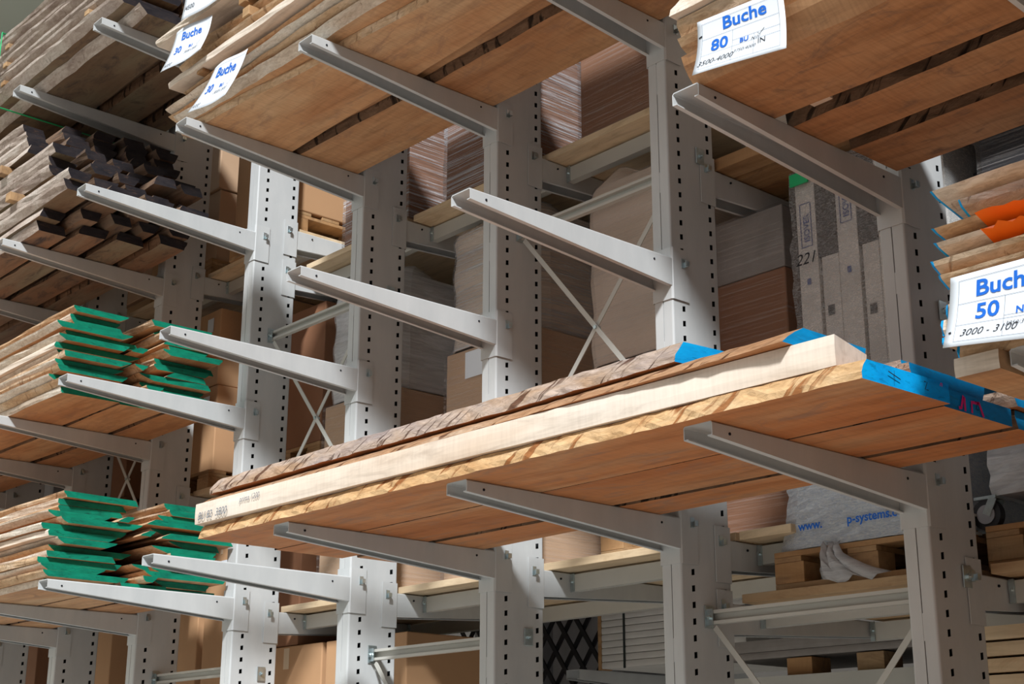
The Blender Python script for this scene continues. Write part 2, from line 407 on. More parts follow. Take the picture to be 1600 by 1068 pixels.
what = {(1, -1): 'under the stack labelled 50 at the right edge', (1, 0): 'carrying the blue-ended planks, nearest of three', (1, 1): 'carrying the big planks, middle of three',
        (0, 0): 'below the lower edge of the photo, nearer column', (0, -1): 'below the lower edge of the photo, past the right edge',  # unseen arms added to carry the light-blocking planks
        (1, 2): 'carrying the big planks, farthest left of three', (1, 3): 'empty, just left of the big planks', (1, 4): 'empty, in front of the lower green-ended boards',
        (1, 5): 'under the lower green-ended boards, nearer one', (1, 6): 'under the lower green-ended boards, second one', (1, 7): 'under the lower green-ended boards, farthest left',
        (2, -1): 'under the stack labelled 80, at the top right corner', (2, 0): 'under the stack labelled 80, nearest', (2, 1): 'empty, largest bare arm in the middle of the photo',
        (2, 2): 'empty, second bare arm of the middle level', (2, 3): 'empty, third bare arm of the middle level', (2, 4): 'empty, in front of the upper green-ended boards',
        (2, 5): 'under the upper green-ended boards, nearer one', (2, 6): 'under the upper green-ended boards, second one', (2, 7): 'under the upper green-ended boards, farthest left',
        (3, 1): 'under the long beech boards at the top edge', (3, 2): 'under the long beech boards at upper middle', (3, 3): 'under the left end of the beech boards with two sheets',
        (3, 4): 'empty, in front of the dark-ended boards', (3, 5): 'under the dark-ended boards, nearer one', (3, 6): 'under the dark-ended boards, farther one',
        (4, 4): 'highest, under the strapped boards at top left', (4, 5): 'second highest, under the strapped boards at top left', (4, 6): 'farthest one under the strapped boards at top left'}
for (lv, ci), w in what.items():
    d = (colx(ci), 0, LV[lv])
    if first:
        a = arm0; first = False
        for o in [a]: pass
        a.location += Vector(d); a['w'] = tuple(a.location)
        base = Vector(d)
    else: a = copy_tree(arm0, Vector(d)-base)
    a['label'] = 'grey steel cantilever arm ' + w; a['group'] = 'arms on the aisle side'

# rear arms with bracket, towards the other side
RA = build_arm('cantilever_arm', 1, 1.05, .05, .112, CD)
rear = {(0, -.283): 'nearest low one, right edge', (1, -.283): 'low one beneath the pallet with the silver bag', (1, -.05): 'low one on the second column from the right', (1, 1.44): 'below the orange boards at upper right',
        (2, -.05): 'low one on the third column', (2, 1.84): 'high one on the third column', (3, -.05): 'low one on the fourth column', (3, 1.84): 'high one on the fourth column',
        (4, -.05): 'low one on the fifth column', (4, 1.84): 'lower of two high ones on the fifth column', (4, 2.08): 'upper of two high ones on the fifth column',
        (5, 2.08): 'high one on the sixth column', (5, .715): 'middle one on the sixth column', (6, 2.08): 'high one on the seventh column', (6, .715): 'middle one on the seventh column', (7, .715): 'middle one on the eighth column', (0, 1.44): 'upper one hidden behind the nearest column', (-1, -.283): 'low one past the right edge'}
first = True
for (ci, z), w in rear.items():
    d = Vector((colx(ci), 0, z))
    if first: a = RA; a.location += d; a['w'] = tuple(a.location); base = d; first = False
    else: a = copy_tree(RA, d-base)
    a['label'] = 'grey far-side arm, ' + w; a['group'] = 'arms on the far side'

# horizontal ties and cross braces between columns
def tie(ia, ib, z, y, label):
    xa, xb = colx(ia)-CW, colx(ib)   # ia right col, ib left col
    r = thing('tie_beam', ((xa+xb)/2, y, z), label, 'beam', 'horizontal ties between columns')
    b = B(); h = .05
    P = [(y+.012, z), (y-.012, z), (y-.012, z+.012), (y+.010, z+.012), (y+.010, z+h-.012), (y-.012, z+h-.012), (y-.012, z+h), (y+.012, z+h)]
    b.sweep(None, [[(x, *q) for q in P] for x in (xb-.004, xa+.0)][::-1])
    b.build('tie_channel', 'steel2', r)
    for x, s in ((xb, 1), (xa, -1)):
        b = B(); b.box(x+.003 if s > 0 else x-.006, x+.006 if s > 0 else x-.003, y-.028, y+.018, z-.012, z+h+.018)
        b.box(x+.006 if s > 0 else x-.032, x+.032 if s > 0 else x-.006, y-.019, y-.015, z-.004, z+h+.004)
        pl = b.build('end_plate', 'zinc', r)
        b = B(); b.cyl((x+s*.02, y-.019, z+h/2), (0, -1, 0), .009, .010, 6); b.cyl((x+s*.02, y-.029, z+h/2), (0, -1, 0), .004, .01, 8)
        b.build('bolt', 'zinc', pl)
    return r
def braces(ia, ib, ztop, y, where):
    xa, xb = colx(ia)-CW, colx(ib); drop = 1.03
    for k in (0, 1):
        p = (xb+.03, y-.004+.008*k, ztop-.01); q = (xa-.01, y-.004+.008*k, ztop-drop)
        if k: p, q = (xa-.02, y+.006, ztop-.01), (xb+.01, y+.006, ztop-drop)
        r = thing('cross_brace', ((xa+xb)/2, y, ztop-drop), ('flat grey brace falling to the %s ' % ('left' if k else 'right'))+where, 'brace', 'cross braces between columns')
        b = B(); b.bar(p, q, .022, .004); b.build('flat_bar', 'steel2', r)
        if not k:
            b = B(); b.cyl(((p[0]+q[0])/2, y-.014, (p[2]+q[2])/2), (0, 1, 0), .009, .03, 6); b.build('bolt', 'zinc', r)
for ia, ib, z, w in ((1, 2, 1.40, 'between the second and third columns, above the X brace'), (3, 4, 1.40, 'between the fourth and fifth columns, above the X brace'),
                     (0, 1, -.37, 'low at right below the pallet with the silver bag'), (2, 3, -.37, 'low between the third and fourth columns'), (4, 5, -.37, 'low between the fifth and sixth columns'),
                     (5, 6, 1.40, 'behind the upper green-ended boards'), (1, 2, -1.4, 'below the frame between second and third columns')):
    tie(ia, ib, z, .14, 'grey channel tie ' + w)
for ia, ib, z, w in ((1, 2, 1.40, 'between the second and third columns'), (3, 4, 1.40, 'between the fourth and fifth columns'),
                     (0, 1, -.37, 'low between first and second columns'), (2, 3, -.37, 'low between third and fourth columns'), (5, 6, 1.40, 'between the sixth and seventh columns, at left')):
    braces(ia, ib, z, .14, w)
# tie plates whose beam ends at the other face of the column
for i, z, w in ((0, -.30, 'nearest column, low'), (1, 1.47, 'second column, beside the sheet marked 80'), (2, -.335, 'third column, low'), (4, -.37, 'fifth column, low'), (3, 1.42, 'fourth column, behind the bare arm'), (0, .57, 'nearest column, beside the sheet marked 50')):
    x = colx(i)
    r = thing('tie_plate', (x, .18, z-.035), 'zinc bolt plate on the side of the ' + w, 'bracket', 'zinc plates on column sides')
    b = B(); b.box(x+.0045, x+.009, .157, .203, z-.035, z+.035); b.build('plate', 'zinc', r, bevel=.0015)
    b = B(); b.cyl((x+.009, .18, z), (1, 0, 0), .010, .008, 6); b.cyl((x+.017, .18, z), (1, 0, 0), .005, .008, 8); b.build('bolt', 'zinc', r)

# rear decks: two beams and a board per bay
def deck(ia, ib, z, where, ext=(0, 0), mat='pine', th=.032):
    xa, xb = colx(ia)-CW, colx(ib)
    for y, nm in ((.43, 'front'), (1.12, 'back')):
        r = thing('shelf_beam', ((xa+xb)/2, y, z-.07), '%s grey beam under the shelf board %s' % (nm, where), 'beam', 'beams under the far side shelves')
        b = B(); P = [(y+.04, z-.006), (y, z-.006), (y, z-.076), (y+.04, z-.076), (y+.04, z-.066), (y+.004, z-.066), (y+.004, z-.014), (y+.04, z-.014)]
        b.sweep(None, [[(x, *q) for q in P] for x in (xb+.002, xa-.002)][::-1]); b.build('beam', 'steel2', r)
        b = B(); b.box(xb+.004, xb+.024, y-.006, y, z-.08, z-.002); b.cyl((xb+.014, y-.006, z-.035), (0, -1, 0), .007, .009, 6); b.build('beam_hook', 'zinc', r)
    b = B(); b.box(xb-.09+ext[0], xa+.05+ext[1], .315, 1.25, z+.004, z+.004+th)
    o = b.build('shelf_board', mat, bevel=.002); tag(o, 'pale pine shelf board ' + where, 'shelf', 'shelf boards of the far side')
for ia, ib, z, w, e in ((1, 2, 1.84, 'high between second and third columns', (.0, .0)), (2, 3, 1.84, 'high between third and fourth columns', (.09, -.1)), (3, 4, 1.84, 'high between fourth and fifth columns', (.13, .0)),
                     (1, 2, -.05, 'low between second and third columns', (.04, .04)), (2, 3, -.05, 'low between third and fourth columns', (.04, -.06)), (3, 4, -.05, 'low between fourth and fifth columns', (.04, -.06)),
                     (4, 5, 2.08, 'high between fifth and sixth columns', (.05, .0)), (4, 5, .715, 'halfway up between fifth and sixth columns', (.05, .1)), (5, 6, 2.08, 'high between sixth and seventh columns', (.05, -.12)), (5, 6, .715, 'halfway up between sixth and seventh columns', (.05, -.06)),
                     (6, 7, .715, 'halfway up between seventh and eighth columns', (.05, -.05)), (7, 8, .715, 'halfway up beyond the eighth column', (.05, -.05)),
                     (0, 1, -.283, 'low at right, under the pallet with the silver bag', (.1, -.03)), (-1, 0, -.283, 'low at the right edge', (.1, 0)), (0, 1, -.05, 'ending beside the silver bag', (.1, -.72))):
    deck(ia, ib, z, w, e, 'pine_shade' if z == -.283 else 'pine')

# ------------------------------------------------------------------ boards
def board(name, x0, x1, y0, y1, z, t, w0=0, w1=0, wob=.006, mats=('beech', 'edge_tan', 'end_wood', 'end_wood'), seed=0, step=.16,
          label='', cat='board', group=None, taper=0.0, t0=0.0, skew=0.0, rag=0.0, paintlip=False, sag=0.0, parent=None):
    """one sawn board along x with live edges. w0/w1 > 0: that edge leans out towards the top, < 0 towards the bottom"""
    rd = random.Random(seed*7+3)
    ph = [rd.uniform(0, 6.28) for _ in range(8)]
    def wv(x, k): return wob*(math.sin(x*1.3+ph[k])*.9+math.sin(x*3.7+ph[k+1])*.45+math.sin(x*9.1+ph[(k+2) % 8])*.2)
    xs = [x0]; 
    if paintlip: xs.append(x0+.006)
    n = max(2, int((x1-x0)/step)); xs += [x0+(x1-x0)*k/n for k in range(1, n)]
    if paintlip: xs.append(x1-.006)
    xs.append(x1)
    V = []; F = []; MI = []; N = 8
    for i, x in enumerate(xs):
        fx = (x-x0)/(x1-x0)
        a = y0-t0*fx+wv(x, 0); b = y1+wv(x, 4)-taper*fx
        r1 = rd.uniform(-rag, rag); r2 = rd.uniform(-rag, rag); r3 = rd.uniform(-rag, rag)*.6
        f0b, f0t = max(w0, 0), max(-w0, 0); f1b, f1t = max(w1, 0), max(-w1, 0)
        zz = z+sag*math.sin(fx*3.14)
        q = [(a+f0b+r1, zz), (a+f0b*.62+f0t*.25+r2-.002, zz+t*.33), (a+f0b*.2+f0t*.62+r3-.002, zz+t*.68), (a+f0t+r1, zz+t),
             (b-f1t, zz+t), (b-f1b*.2-f1t*.62+r2*.5, zz+t*.68), (b-f1b*.62-f1t*.25+r1*.5, zz+t*.33), (b-f1b, zz)]
        for (y, zq) in q:
            xx = x
            if i in (0, len(xs)-1): xx += skew*(y-y0)
            V.append((xx, y, zq))
    k = len(xs)
    for i in range(k-1):
        for j in range(N):
            a = i*N+j; b = i*N+(j+1) % N
            F.append((a, b, b+N, a+N))
            m = 0 if j in (3, 7) else 1
            if paintlip and i == k-2 and m == 1: m = 3
            if paintlip and i == 0 and m == 1: m = 2
            MI.append(m)
    F.append(tuple(range(N))[::-1]); MI.append(2)
    F.append(tuple((k-1)*N+j for j in range(N))); MI.append(3)
    F = [f[::-1] for f in F]
    o = mk(name, V, F, list(mats), parent, None, MI)
    if label: tag(o, label, cat, group)
    return o

# ---- the big planks on the lowest level (in front, middle of the photo)
gp = 'thick planks with blue ends'
mb = ('beech_deep', 'edge_orange', 'end_wood', 'end_blue')
board('plank', -2.60, .515, -1.05, -.682, .002, .052, -.022, 0, .003, mb, 11, .04, 'thick plank with bright blue end, lowest and frontmost, splintered orange edge', 'plank', gp, rag=.005, skew=.02)
board('plank', -2.62, .50, -.676, -.346, .001, .05, 0, 0, .002, ('beech_deep', 'edge_gap_shade', 'end_wood', 'end_blue_shade'), 12, .06, 'thick bottom plank, second from the front, pink marks on its blue end', 'plank', gp, rag=.001)
board('plank', -2.56, .50, -.325, -.03, .001, .05, .012, .01, .004, ('beech_deep', 'edge_gap_shade', 'end_wood', 'end_blue_shade'), 13, .08, 'thick bottom plank nearest the columns, dulled by shade painted on its blue end', 'plank', gp, rag=.003, taper=.11)
board('plank', -2.60, .44, -1.068, -.80, .056, .080, 0, .03, .0015, ('beech_light', 'beech_light', 'beech_light', 'beech_light'), 14, .2, 'pale smooth-edged plank with handwritten length at its left end', 'plank', gp, skew=-.25, t0=-.04, taper=.02)
board('plank', -2.5, .47, -.78, -.42, .056, .05, .02, .02, .006, ('beech_deep', 'bark', 'end_wood', 'end_blue_shade'), 15, .12, 'blue-ended plank lying just behind the pale smooth plank', 'plank', gp)
board('plank', -2.5, .52, -.36, -.04, .056, .045, .02, .02, .01, ('beech_deep', 'bark', 'end_wood', 'end_blue_shade'), 16, .1, 'barky blue-ended plank in the second layer nearest the columns', 'plank', gp)
board('plank', -2.66, .30, -1.03, -.70, .139, .055, -.09, .03, .006, ('beech_deep', 'bark_tan', 'edge_pale', 'end_blue_shade'), 17, .05, 'bark-edged plank lying on the pale smooth plank', 'plank', gp, rag=.004, t0=.03)
board('plank', -2.66, -.13, -.985, -.66, .196, .064, -.035, .06, .006, ('beech_deep', 'bark', 'edge_pale', 'end_blue'), 18, .05, 'topmost bark-edged plank with a bright blue end', 'plank', gp, rag=.006, skew=.1)
board('plank', -2.4, .33, -.58, -.1, .139, .04, .02, .02, .01, ('beech_deep', 'bark', 'edge_pale', 'end_blue_shade'), 19, .2, 'upper plank behind the bark-edged one, against the columns', 'plank', gp)

for q, (ya, yb) in enumerate(((-.98, -.60), (-.585, -.30), (-.285, -.04))):  # unseen planks, added to stop floor light reaching the rack above
    board('plank', -.12, 3.9, ya, yb, -.999, .08, 0, 0, .003, ('beech', 'edge_tan', 'end_wood', 'end_wood'), 30+q, .4,
          '%s of three unseen planks added to block light from the floor' % ['front', 'middle', 'rear'][q], 'plank', 'planks on the level below the photo')
# ---- writing helpers
def text2d(s, size, bold=0.0, shear=0.0):
    cu = bpy.data.curves.new('t', 'FONT'); cu.body = s; cu.size = size; cu.offset = bold; cu.shear = shear; cu.resolution_u = 3
    ob = bpy.data.objects.new('t', cu); C.objects.link(ob)
    bpy.context.view_layer.update()
    me = bpy.data.meshes.new_from_object(ob.evaluated_get(bpy.context.evaluated_depsgraph_get()))
    vs = [tuple(v.co) for v in me.vertices]; fs = [tuple(p.vertices) for p in me.polygons]
    bpy.data.objects.remove(ob); bpy.data.curves.remove(cu); bpy.data.meshes.remove(me)
    return vs, fs
def stroke(pts, w):
    """flat pen stroke along 2D points -> verts, faces"""
    vs = []; fs = []
    for i, (x, y) in enumerate(pts):
        a = pts[max(0, i-1)]; b = pts[min(len(pts)-1, i+1)]
        dx, dy = b[0]-a[0], b[1]-a[1]; L = math.hypot(dx, dy) or 1
        vs += [(x-dy/L*w/2, y+dx/L*w/2, 0), (x+dy/L*w/2, y-dx/L*w/2, 0)]
        if i: fs.append((2*i-2, 2*i-1, 2*i+1, 2*i))
    return vs, fs
def sheet(label, TL, TR, BL, BR, W, H, items, lines, curl=.012, curlx=.0, group='printed stock sheets', dark=False):
    TL, TR, BL, BR = map(Vector, (TL, TR, BL, BR))
    nrm = (TR-TL).cross(TL-BL).normalized()
    if nrm.y > 0: nrm = -nrm
    def Pm(u, v, off=0):
        p = (TL*(1-u)+TR*u)*(1-v)+(BL*(1-u)+BR*u)*v
        return p+nrm*(curl*(math.sin(v*3.14)*-1*.6+v*v*.8*math.cos(u*2))+curlx*math.sin(u*5+v*2)+off)
    root = thing('stock_sheet', (TL+TR+BL+BR)/4, label, 'sign', group)
    nu, nv = 14, 12; V = []; F = []
    for j in range(nv+1):
        for i in range(nu+1): V.append(tuple(Pm(i/nu, j/nv)))
    for j in range(nv):
        for i in range(nu):
            a = j*(nu+1)+i; F.append((a, a+nu+1, a+nu+2, a+1))
    o = mk('paper', V, F, 'paper', root, smooth=True); md = o.modifiers.new('s', 'SOLIDIFY'); md.thickness = .0008
    def place(vs, fs, u, v, mat, nm, rot=0):
        c, s = math.cos(rot), math.sin(rot)
        VV = [tuple(Pm(u+(x*c-y*s)/W, v-(x*s+y*c)/H, .0016)) for x, y, _ in vs]
        return mk(nm, VV, fs, mat, root)
    for it in items:
        kind, s, u, v, size, mat, nm = it[:7]; rot = it[7] if len(it) > 7 else 0
        if kind == 'b': vs, fs = text2d(s, size, size*.022)
        elif kind == 'n': vs, fs = text2d(s, size)
        elif kind == 'h': vs, fs = text2d(s, size, -.0002, .35)
        elif kind == 's': vs, fs = stroke(s, size)
        place(vs, fs, u, v, mat, nm, rot)
    V = []; F = []
    for (u0, v0, u1, v1) in lines:
        wl = .0009; n = 10; d0 = wl/H/2 if v0 == v1 else 0; d1 = wl/W/2 if u0 == u1 else 0
        for k in range(n):
            a, b = k/n, (k+1)/n
            ua, va, ub, vb = u0+(u1-u0)*a, v0+(v1-v0)*a, u0+(u1-u0)*b, v0+(v1-v0)*b
            i = len(V)
            V += [tuple(Pm(ua-d1, va-d0, .0013)), tuple(Pm(ub-d1, vb-d0, .0013)), tuple(Pm(ub+d1, vb+d0, .0013)), tuple(Pm(ua+d1, va+d0, .0013))]
            F.append((i, i+1, i+2, i+3))
    mk('table_lines', V, F, 'ink_grey', root)
    return root
def face_text(s, size, o, ux, uy, off, mat, name, parent, bold=0, shear=0, kind='t'):
    """writing on a flat face: origin o, directions ux, uy, lifted by off"""
    if kind == 't': vs, fs = text2d(s, size, bold, shear)
    else: vs, fs = stroke(s, size)
    o, ux, uy, off = map(Vector, (o, ux, uy, off))
    return mk(name, [tuple(o+ux*x+uy*y+off) for x, y, _ in vs], fs, mat, parent)

planks = [o for o in C.objects if o.name.startswith('plank')]
pl = {o['label'][:30]: o for o in planks}
p1 = [o for o in planks if 'lowest and frontmost' in o['label']][0]
p2 = [o for o in planks if 'pink marks' in o['label']][0]
p3 = [o for o in planks if 'nearest the columns, dull' in o['label']][0]
p4 = [o for o in planks if 'handwritten' in o['label']][0]
Zs = [(0, .02), (.014, .02), (.002, 0), (.017, 0)]
face_text(Zs, .0032, (.525, -.80, .018), (0, 1, 0), (0, 0, 1), (.0012, 0, 0), 'ink_black', 'letter_mark', p1, kind='s')
face_text([(0, .0), (.05, -.012)], .003, (.523, -.95, .036), (0, 1, 0), (0, 0, 1), (.0012, 0, 0), 'ink_black', 'pen_line', p1, kind='s')
face_text([(0, .014), (.0, -.014)], .0016, (.523, -.925, .028), (0, 1, 0), (0, 0, 1), (.0012, 0, 0), 'ink_black', 'crack', p1, kind='s')
face_text([(0, .0), (.005, .008), (.010, .007), (.008, -.001)], .003, (.529, -.735, .038), (0, 1, 0), (0, 0, 1), (.0012, 0, 0), 'ink_pink', 'pink_mark', p1, kind='s')
face_text(Zs, .0032, (.502, -.53, .018), (0, 1, 0), (0, 0, 1), (.0012, 0, 0), 'ink_black', 'letter_mark', p2, kind='s')
for pts in ([(0, .004), (.012, .006), (.026, .04), (.030, .036), (.030, .0)], [(.062, .0), (.064, .030), (.10, .032)], [(.098, .036), (.118, -.002)]):
    face_text(pts, .009, (.502, -.61, .004), (0, 1, 0), (0, 0, 1), (.0012, 0, 0), 'ink_pink', 'pink_mark', p2, kind='s')
face_text(Zs, .0032, (.502, -.25, .014), (0, 1, 0), (0, 0, 1), (.0012, 0, 0), 'ink_black', 'letter_mark', p3, kind='s')
face_text('BU 82  3800', .042, (-2.57, -1.0755, .068), (1, 0, 0), (0, 0, 1), (0, 0, 0), 'ink_grey', 'handwriting', p4, 0, .3)
face_text('prima 1200', .030, (-2.27, -1.0715, .098), (1, 0, 0), (0, 0, 1), (0, 0, 0), 'ink_grey', 'handwriting', p4, 0, .3)

# ---- stack labelled 80 on the second level at right
g80 = 'thick beech planks in the stack labelled 80'
z = .999
b80 = [
 (-.03, 3.9, -1.03, -.64, z, .08, .06, .0, 'beech_brown', 'beech_brown'),
 (-.02, 3.6, -.575, -.36, z, .08, .01, .01, 'beech_brown', 'edge_gap_shade'),
 (.02, 3.7, -.30, -.05, z, .08, .01, .01, 'beech_brown', 'edge_gap_shade'),
 (-.05, 3.9, -1.03, -.66, z+.085, .065, .09, .03, 'beech', 'edge_tan'),
 (-.04, 3.8, -.64, -.34, z+.085, .065, .04, .03, 'beech', 'edge_tan'),
 (-.02, 3.8, -.32, -.03, z+.085, .065, .04, .03, 'beech', 'edge_tan'),
 (-.055, 3.9, -1.02, -.62, z+.155, .06, .02, .03, 'beech', 'edge_tan'),
 (-.04, 3.8, -.60, -.04, z+.155, .06, .02, .03, 'beech', 'edge_tan'),
 (-.06, 3.9, -1.05, -.6, z+.22, .075, -.05, .03, 'beech_light', 'edge_pale'),
 (-.04, 3.8, -.58, -.04, z+.22, .075, .02, .03, 'beech', 'edge_tan'),
 (.0, 3.9, -1.0, -.6, z+.30, .07, .05, .03, 'beech', 'edge_pale'),
 (.0, 3.9, -.58, -.1, z+.30, .07, .05, .03, 'beech', 'edge_tan')]
row = {0: 'front', 1: 'middle', 2: 'rear'}
lay = 0; lastz = None; idx = 0
for k, (x0, x1, y0, y1, zz, t_, w0, w1, m, e) in enumerate(b80):
    if lastz is None or zz != lastz: lay += 1; idx = 0; lastz = zz
    board('beech_plank', x0, x1, y0, y1, zz, t_, w0, w1, .010, (m, e, 'end_wood', 'end_wood'), 40+k, .09,
          '%s beech plank in the %s layer of the stack labelled 80' % (['front', 'second', 'rear'][idx], ['', 'bottom', 'second', 'third', 'fourth', 'fifth'][lay]), 'plank', g80, rag=.004)
    idx += 1
o = B().box(.05, .13, -.63, -.32, .968+.033, .999+.02).build
# spacer block seen in the gap between the bottom planks
tb = board('spacer_block', .09, .16, -.625, -.565, 1.03, .048, 0, 0, 0, ('beech_light',)*4, 55, .05, 'short pale spacer block in the gap under the stack labelled 80', 'block')

L80 = [(.06, .08, .94, .08), (.06, .08, .06, .92), (.94, .08, .94, .92), (.06, .92, .94, .92), (.06, .36, .94, .36), (.06, .66, .94, .66), (.42, .36, .42, .92), (.42, .55, .94, .55), (.66, .55, .66, .92)]
chk = [(0, .008), (.006, 0), (.022, .018)]
sheet('large stock sheet marked Buche 80 hanging on the plank stack at upper right', (.059, -1.062, 1.143), (.359, -1.062, 1.119), (.062, -1.085, .962), (.376, -1.085, .927), .30, .21,
      [('b', 'Buche', .30, .29, .062, 'ink_blue', 'word'), ('b', '80', .17, .62, .060, 'ink_blue', 'number'), ('b', 'BU', .50, .64, .024, 'ink_blue', 'code'),
       ('n', 'IN', .70, .76, .026, 'ink_black', 'code'), ('h', '3500-4000', .03, .86, .028, 'ink_black', 'handwriting'), ('h', '3750/4000', .435, .80, .017, 'ink_black', 'handwriting'),
       ('h', 'NW', .625, .66, .016, 'ink_black', 'handwriting'), ('s', chk, .70, .60, .0015, 'ink_black', 'tick_mark'), ('s', [(0, 0), (.012, .004)], .02, .30, .006, 'ink_black', 'nail')], L80, .014)

# ---- stack labelled 50 at the right edge
g50 = 'beech boards in the stack labelled 50'
b50 = [(.752, -1.03, -.045, .044, .0), (.745, -1.00, .002, .035, .0), (.728, -1.03, .038, .018, 0), (.728, -1.028, .060, .038, 0), (.738, -1.015, .1, .036, 0), (.742, -1.0, .138, .044, .05),
       (.726, -1.02, .184, .026, .04), (.714, -1.03, .212, .034, .05), (.728, -1.03, .262, .026, .08), (.724, -1.03, .302, .024, .09), (.80, -1.035, .330, .045, .07), (.730, -1.03, .382, .036, .14)]
order = ['bottom', 'second', 'third', 'fourth', 'fifth', 'sixth', 'seventh', 'eighth', 'ninth', 'tenth', 'eleventh', 'topmost']
for k, (x0, y0, zz, t_, w) in enumerate(b50):
    zz2 = zz+.047 if False else zz
    if k == 0:
        # bottom plank rests on the arm: its near end is thicker and drops beside the arm
        board('beech_board', x0, colx(-1)-CW-.012, y0, -.62, zz, t_+.001, 0, .12, .0, ('beech', 'beech_light', 'end_blue', 'end_wood'), 70, .05, 'thick beech offcut beneath the stack labelled 50, left of the arm', 'board', g50)
        continue
    for r in range(2 if k not in (5,) else 2):
        ya = y0 if r == 0 else -.60+.02*(k % 3); yb = -.62-.03*(k % 2) if r == 0 else -.12-.05*(k % 3)
        m = 'beech' if k % 2 else 'beech_light'
        board('beech_board', x0+.02*r, 3.9-.1*(k % 3), ya, yb, zz, t_, w if r == 0 else .03, .05, .004, ('beech', ['edge_tan', 'edge_pale', 'bark'][1 if k in (11, 8, 3) else (2 if k == 10 else 0)], 'end_blue', 'end_blue'), 71+k*2+r, .07,
              '%s beech board of the %s layer in the stack labelled 50' % ('front' if r == 0 else 'rear', order[k]), 'board', g50, rag=.003, paintlip=True)
b9 = [o for o in C.objects if o.get('label', '') == 'front beech board of the ninth layer in the stack labelled 50'][0]
b10 = [o for o in C.objects if o.get('label', '') == 'front beech board of the tenth layer in the stack labelled 50'][0]
def spray(par, x0, x1, z0, z1, yb, yt, seed):
    rd = random.Random(seed); V = []; F = []; n = 26
    for k in range(n+1):
        x = x0+(x1-x0)*k/n
        a = rd.uniform(0, .25); b = rd.uniform(.72, 1)
        for f in (a, b): V.append((x+rd.uniform(-.003, .003), yb+(yt-yb)*f, z0+(z1-z0)*f))
        if k and rd.random() > .12: F.append((2*k-2, 2*k, 2*k+1, 2*k-1))
    tag(mk('spray_mark', V, F, 'orange_spray', par), 'orange spray paint')
spray(b9, .855, 1.5, .262, .288, -.975, -1.052, 3); spray(b10, .845, 1.5, .302, .326, -.975, -1.052, 5)
L50 = [(.08, .08, .94, .08), (.08, .08, .08, .93), (.94, .08, .94, .93), (.08, .93, .94, .93), (.08, .40, .94, .40), (.08, .70, .94, .70), (.47, .40, .47, .93), (.47, .66, .94, .66), (.7, .66, .7, .93)]
sheet('large stock sheet marked Buche 50 at the right edge', (.781, -1.062, .180), (1.078, -1.062, .176), (.764, -1.085, .010), (1.065, -1.085, -.022), .30, .21,
      [('b', 'Buche', .22, .33, .062, 'ink_blue', 'word'), ('b', '50', .23, .64, .060, 'ink_blue', 'number'), ('b', 'NE', .56, .655, .026, 'ink_blue', 'code'),
       ('h', '3000 - 3100', .12, .86, .028, 'ink_black', 'handwriting'), ('h', '3050/3100', .48, .80, .016, 'ink_black', 'handwriting'), ('s', [(0, 0), (.006, .002)], .03, .8, .006, 'ink_black', 'nail')], L50, .010)

# ---- long beech boards on the third level (upper middle)
g3 = 'beech boards on the upper middle level'
z = 2.003
L3 = [
 (-3.24, .6, -.93, -.43, z, .03, .015, .0, 'beech', 'edge_tan'), (-3.20, .6, -.42, -.02, z, .03, .03, .01, 'beech', 'edge_gap_shade'),
 (-3.20, .6, -.99, -.55, z+.032, .026, .05, .02, 'beech', 'edge_pale'), (-3.15, .6, -.53, -.05, z+.032, .026, .04, .02, 'beech', 'edge_tan'),
 (-3.27, .6, -.97, -.5, z+.060, .026, .07, .02, 'beech', 'edge_tan'), (-3.2, .6, -.47, -.06, z+.060, .026, .05, .02, 'beech', 'edge_tan'),
 (-3.26, .6, -1.0, -.5, z+.088, .024, .07, .02, 'beech', 'edge_pale'), (-3.18, .6, -.47, -.06, z+.088, .024, .05, .02, 'beech', 'edge_tan'),
 (-3.16, .6, -.97, -.5, z+.114, .024, .07, .02, 'beech', 'edge_pale'), (-3.15, .6, -.46, -.06, z+.114, .024, .05, .02, 'beech', 'edge_tan'),
 (-3.14, .6, -.98, -.5, z+.140, .024, .07, .02, 'beech', 'edge_tan'), (-3.18, .6, -.46, -.06, z+.140, .024, .05, .02, 'beech', 'edge_tan'),
 (-3.19, .7, -1.035, -.9, z+.185, .034, 0, 0, 'beech_light', 'beech_light'), (-3.10, .6, -.88, -.5, z+.185, .028, .0, 0, 'beech', 'edge_tan'), (-3.1, .6, -.46, -.06, z+.185, .028, .0, 0, 'beech', 'edge_tan'),
 (-3.18, .6, -.93, -.5, z+.285, .03, .03, .02, 'beech', 'edge_tan'), (-3.15, .6, -.46, -.06, z+.285, .03, .03, 0, 'beech', 'edge_tan'),
 (-3.25, .6, -.95, -.5, z+.317, .03, .05, .02, 'beech', 'edge_tan'), (-3.2, .6, -.46, -.06, z+.317, .03, .03, 0, 'beech', 'edge_tan'),
 (-3.12, .6, -.94, -.5, z+.40, .03, .04, .02, 'beech', 'edge_tan'), (-3.2, .6, -.46, -.06, z+.40, .03, .03, 0, 'beech', 'edge_tan'),
 (-3.40, .6, -1.02, -.52, z+.50, .03, .01, .02, 'beech_light', 'edge_pale'), (-3.3, .6, -.46, -.06, z+.50, .03, .03, 0, 'beech', 'edge_tan'),
 (-3.15, .6, -1.0, -.52, z+.535, .03, .04, .02, 'beech', 'edge_tan'), (-3.2, .6, -.46, -.06, z+.535, .03, .03, 0, 'beech', 'edge_tan'),
 (-3.1, .6, -.98, -.52, z+.62, .03, .04, .02, 'beech', 'edge_pale'), (-3.1, .6, -.46, -.06, z+.62, .03, .03, 0, 'beech', 'edge_tan')]
lay = 0; lastz = None
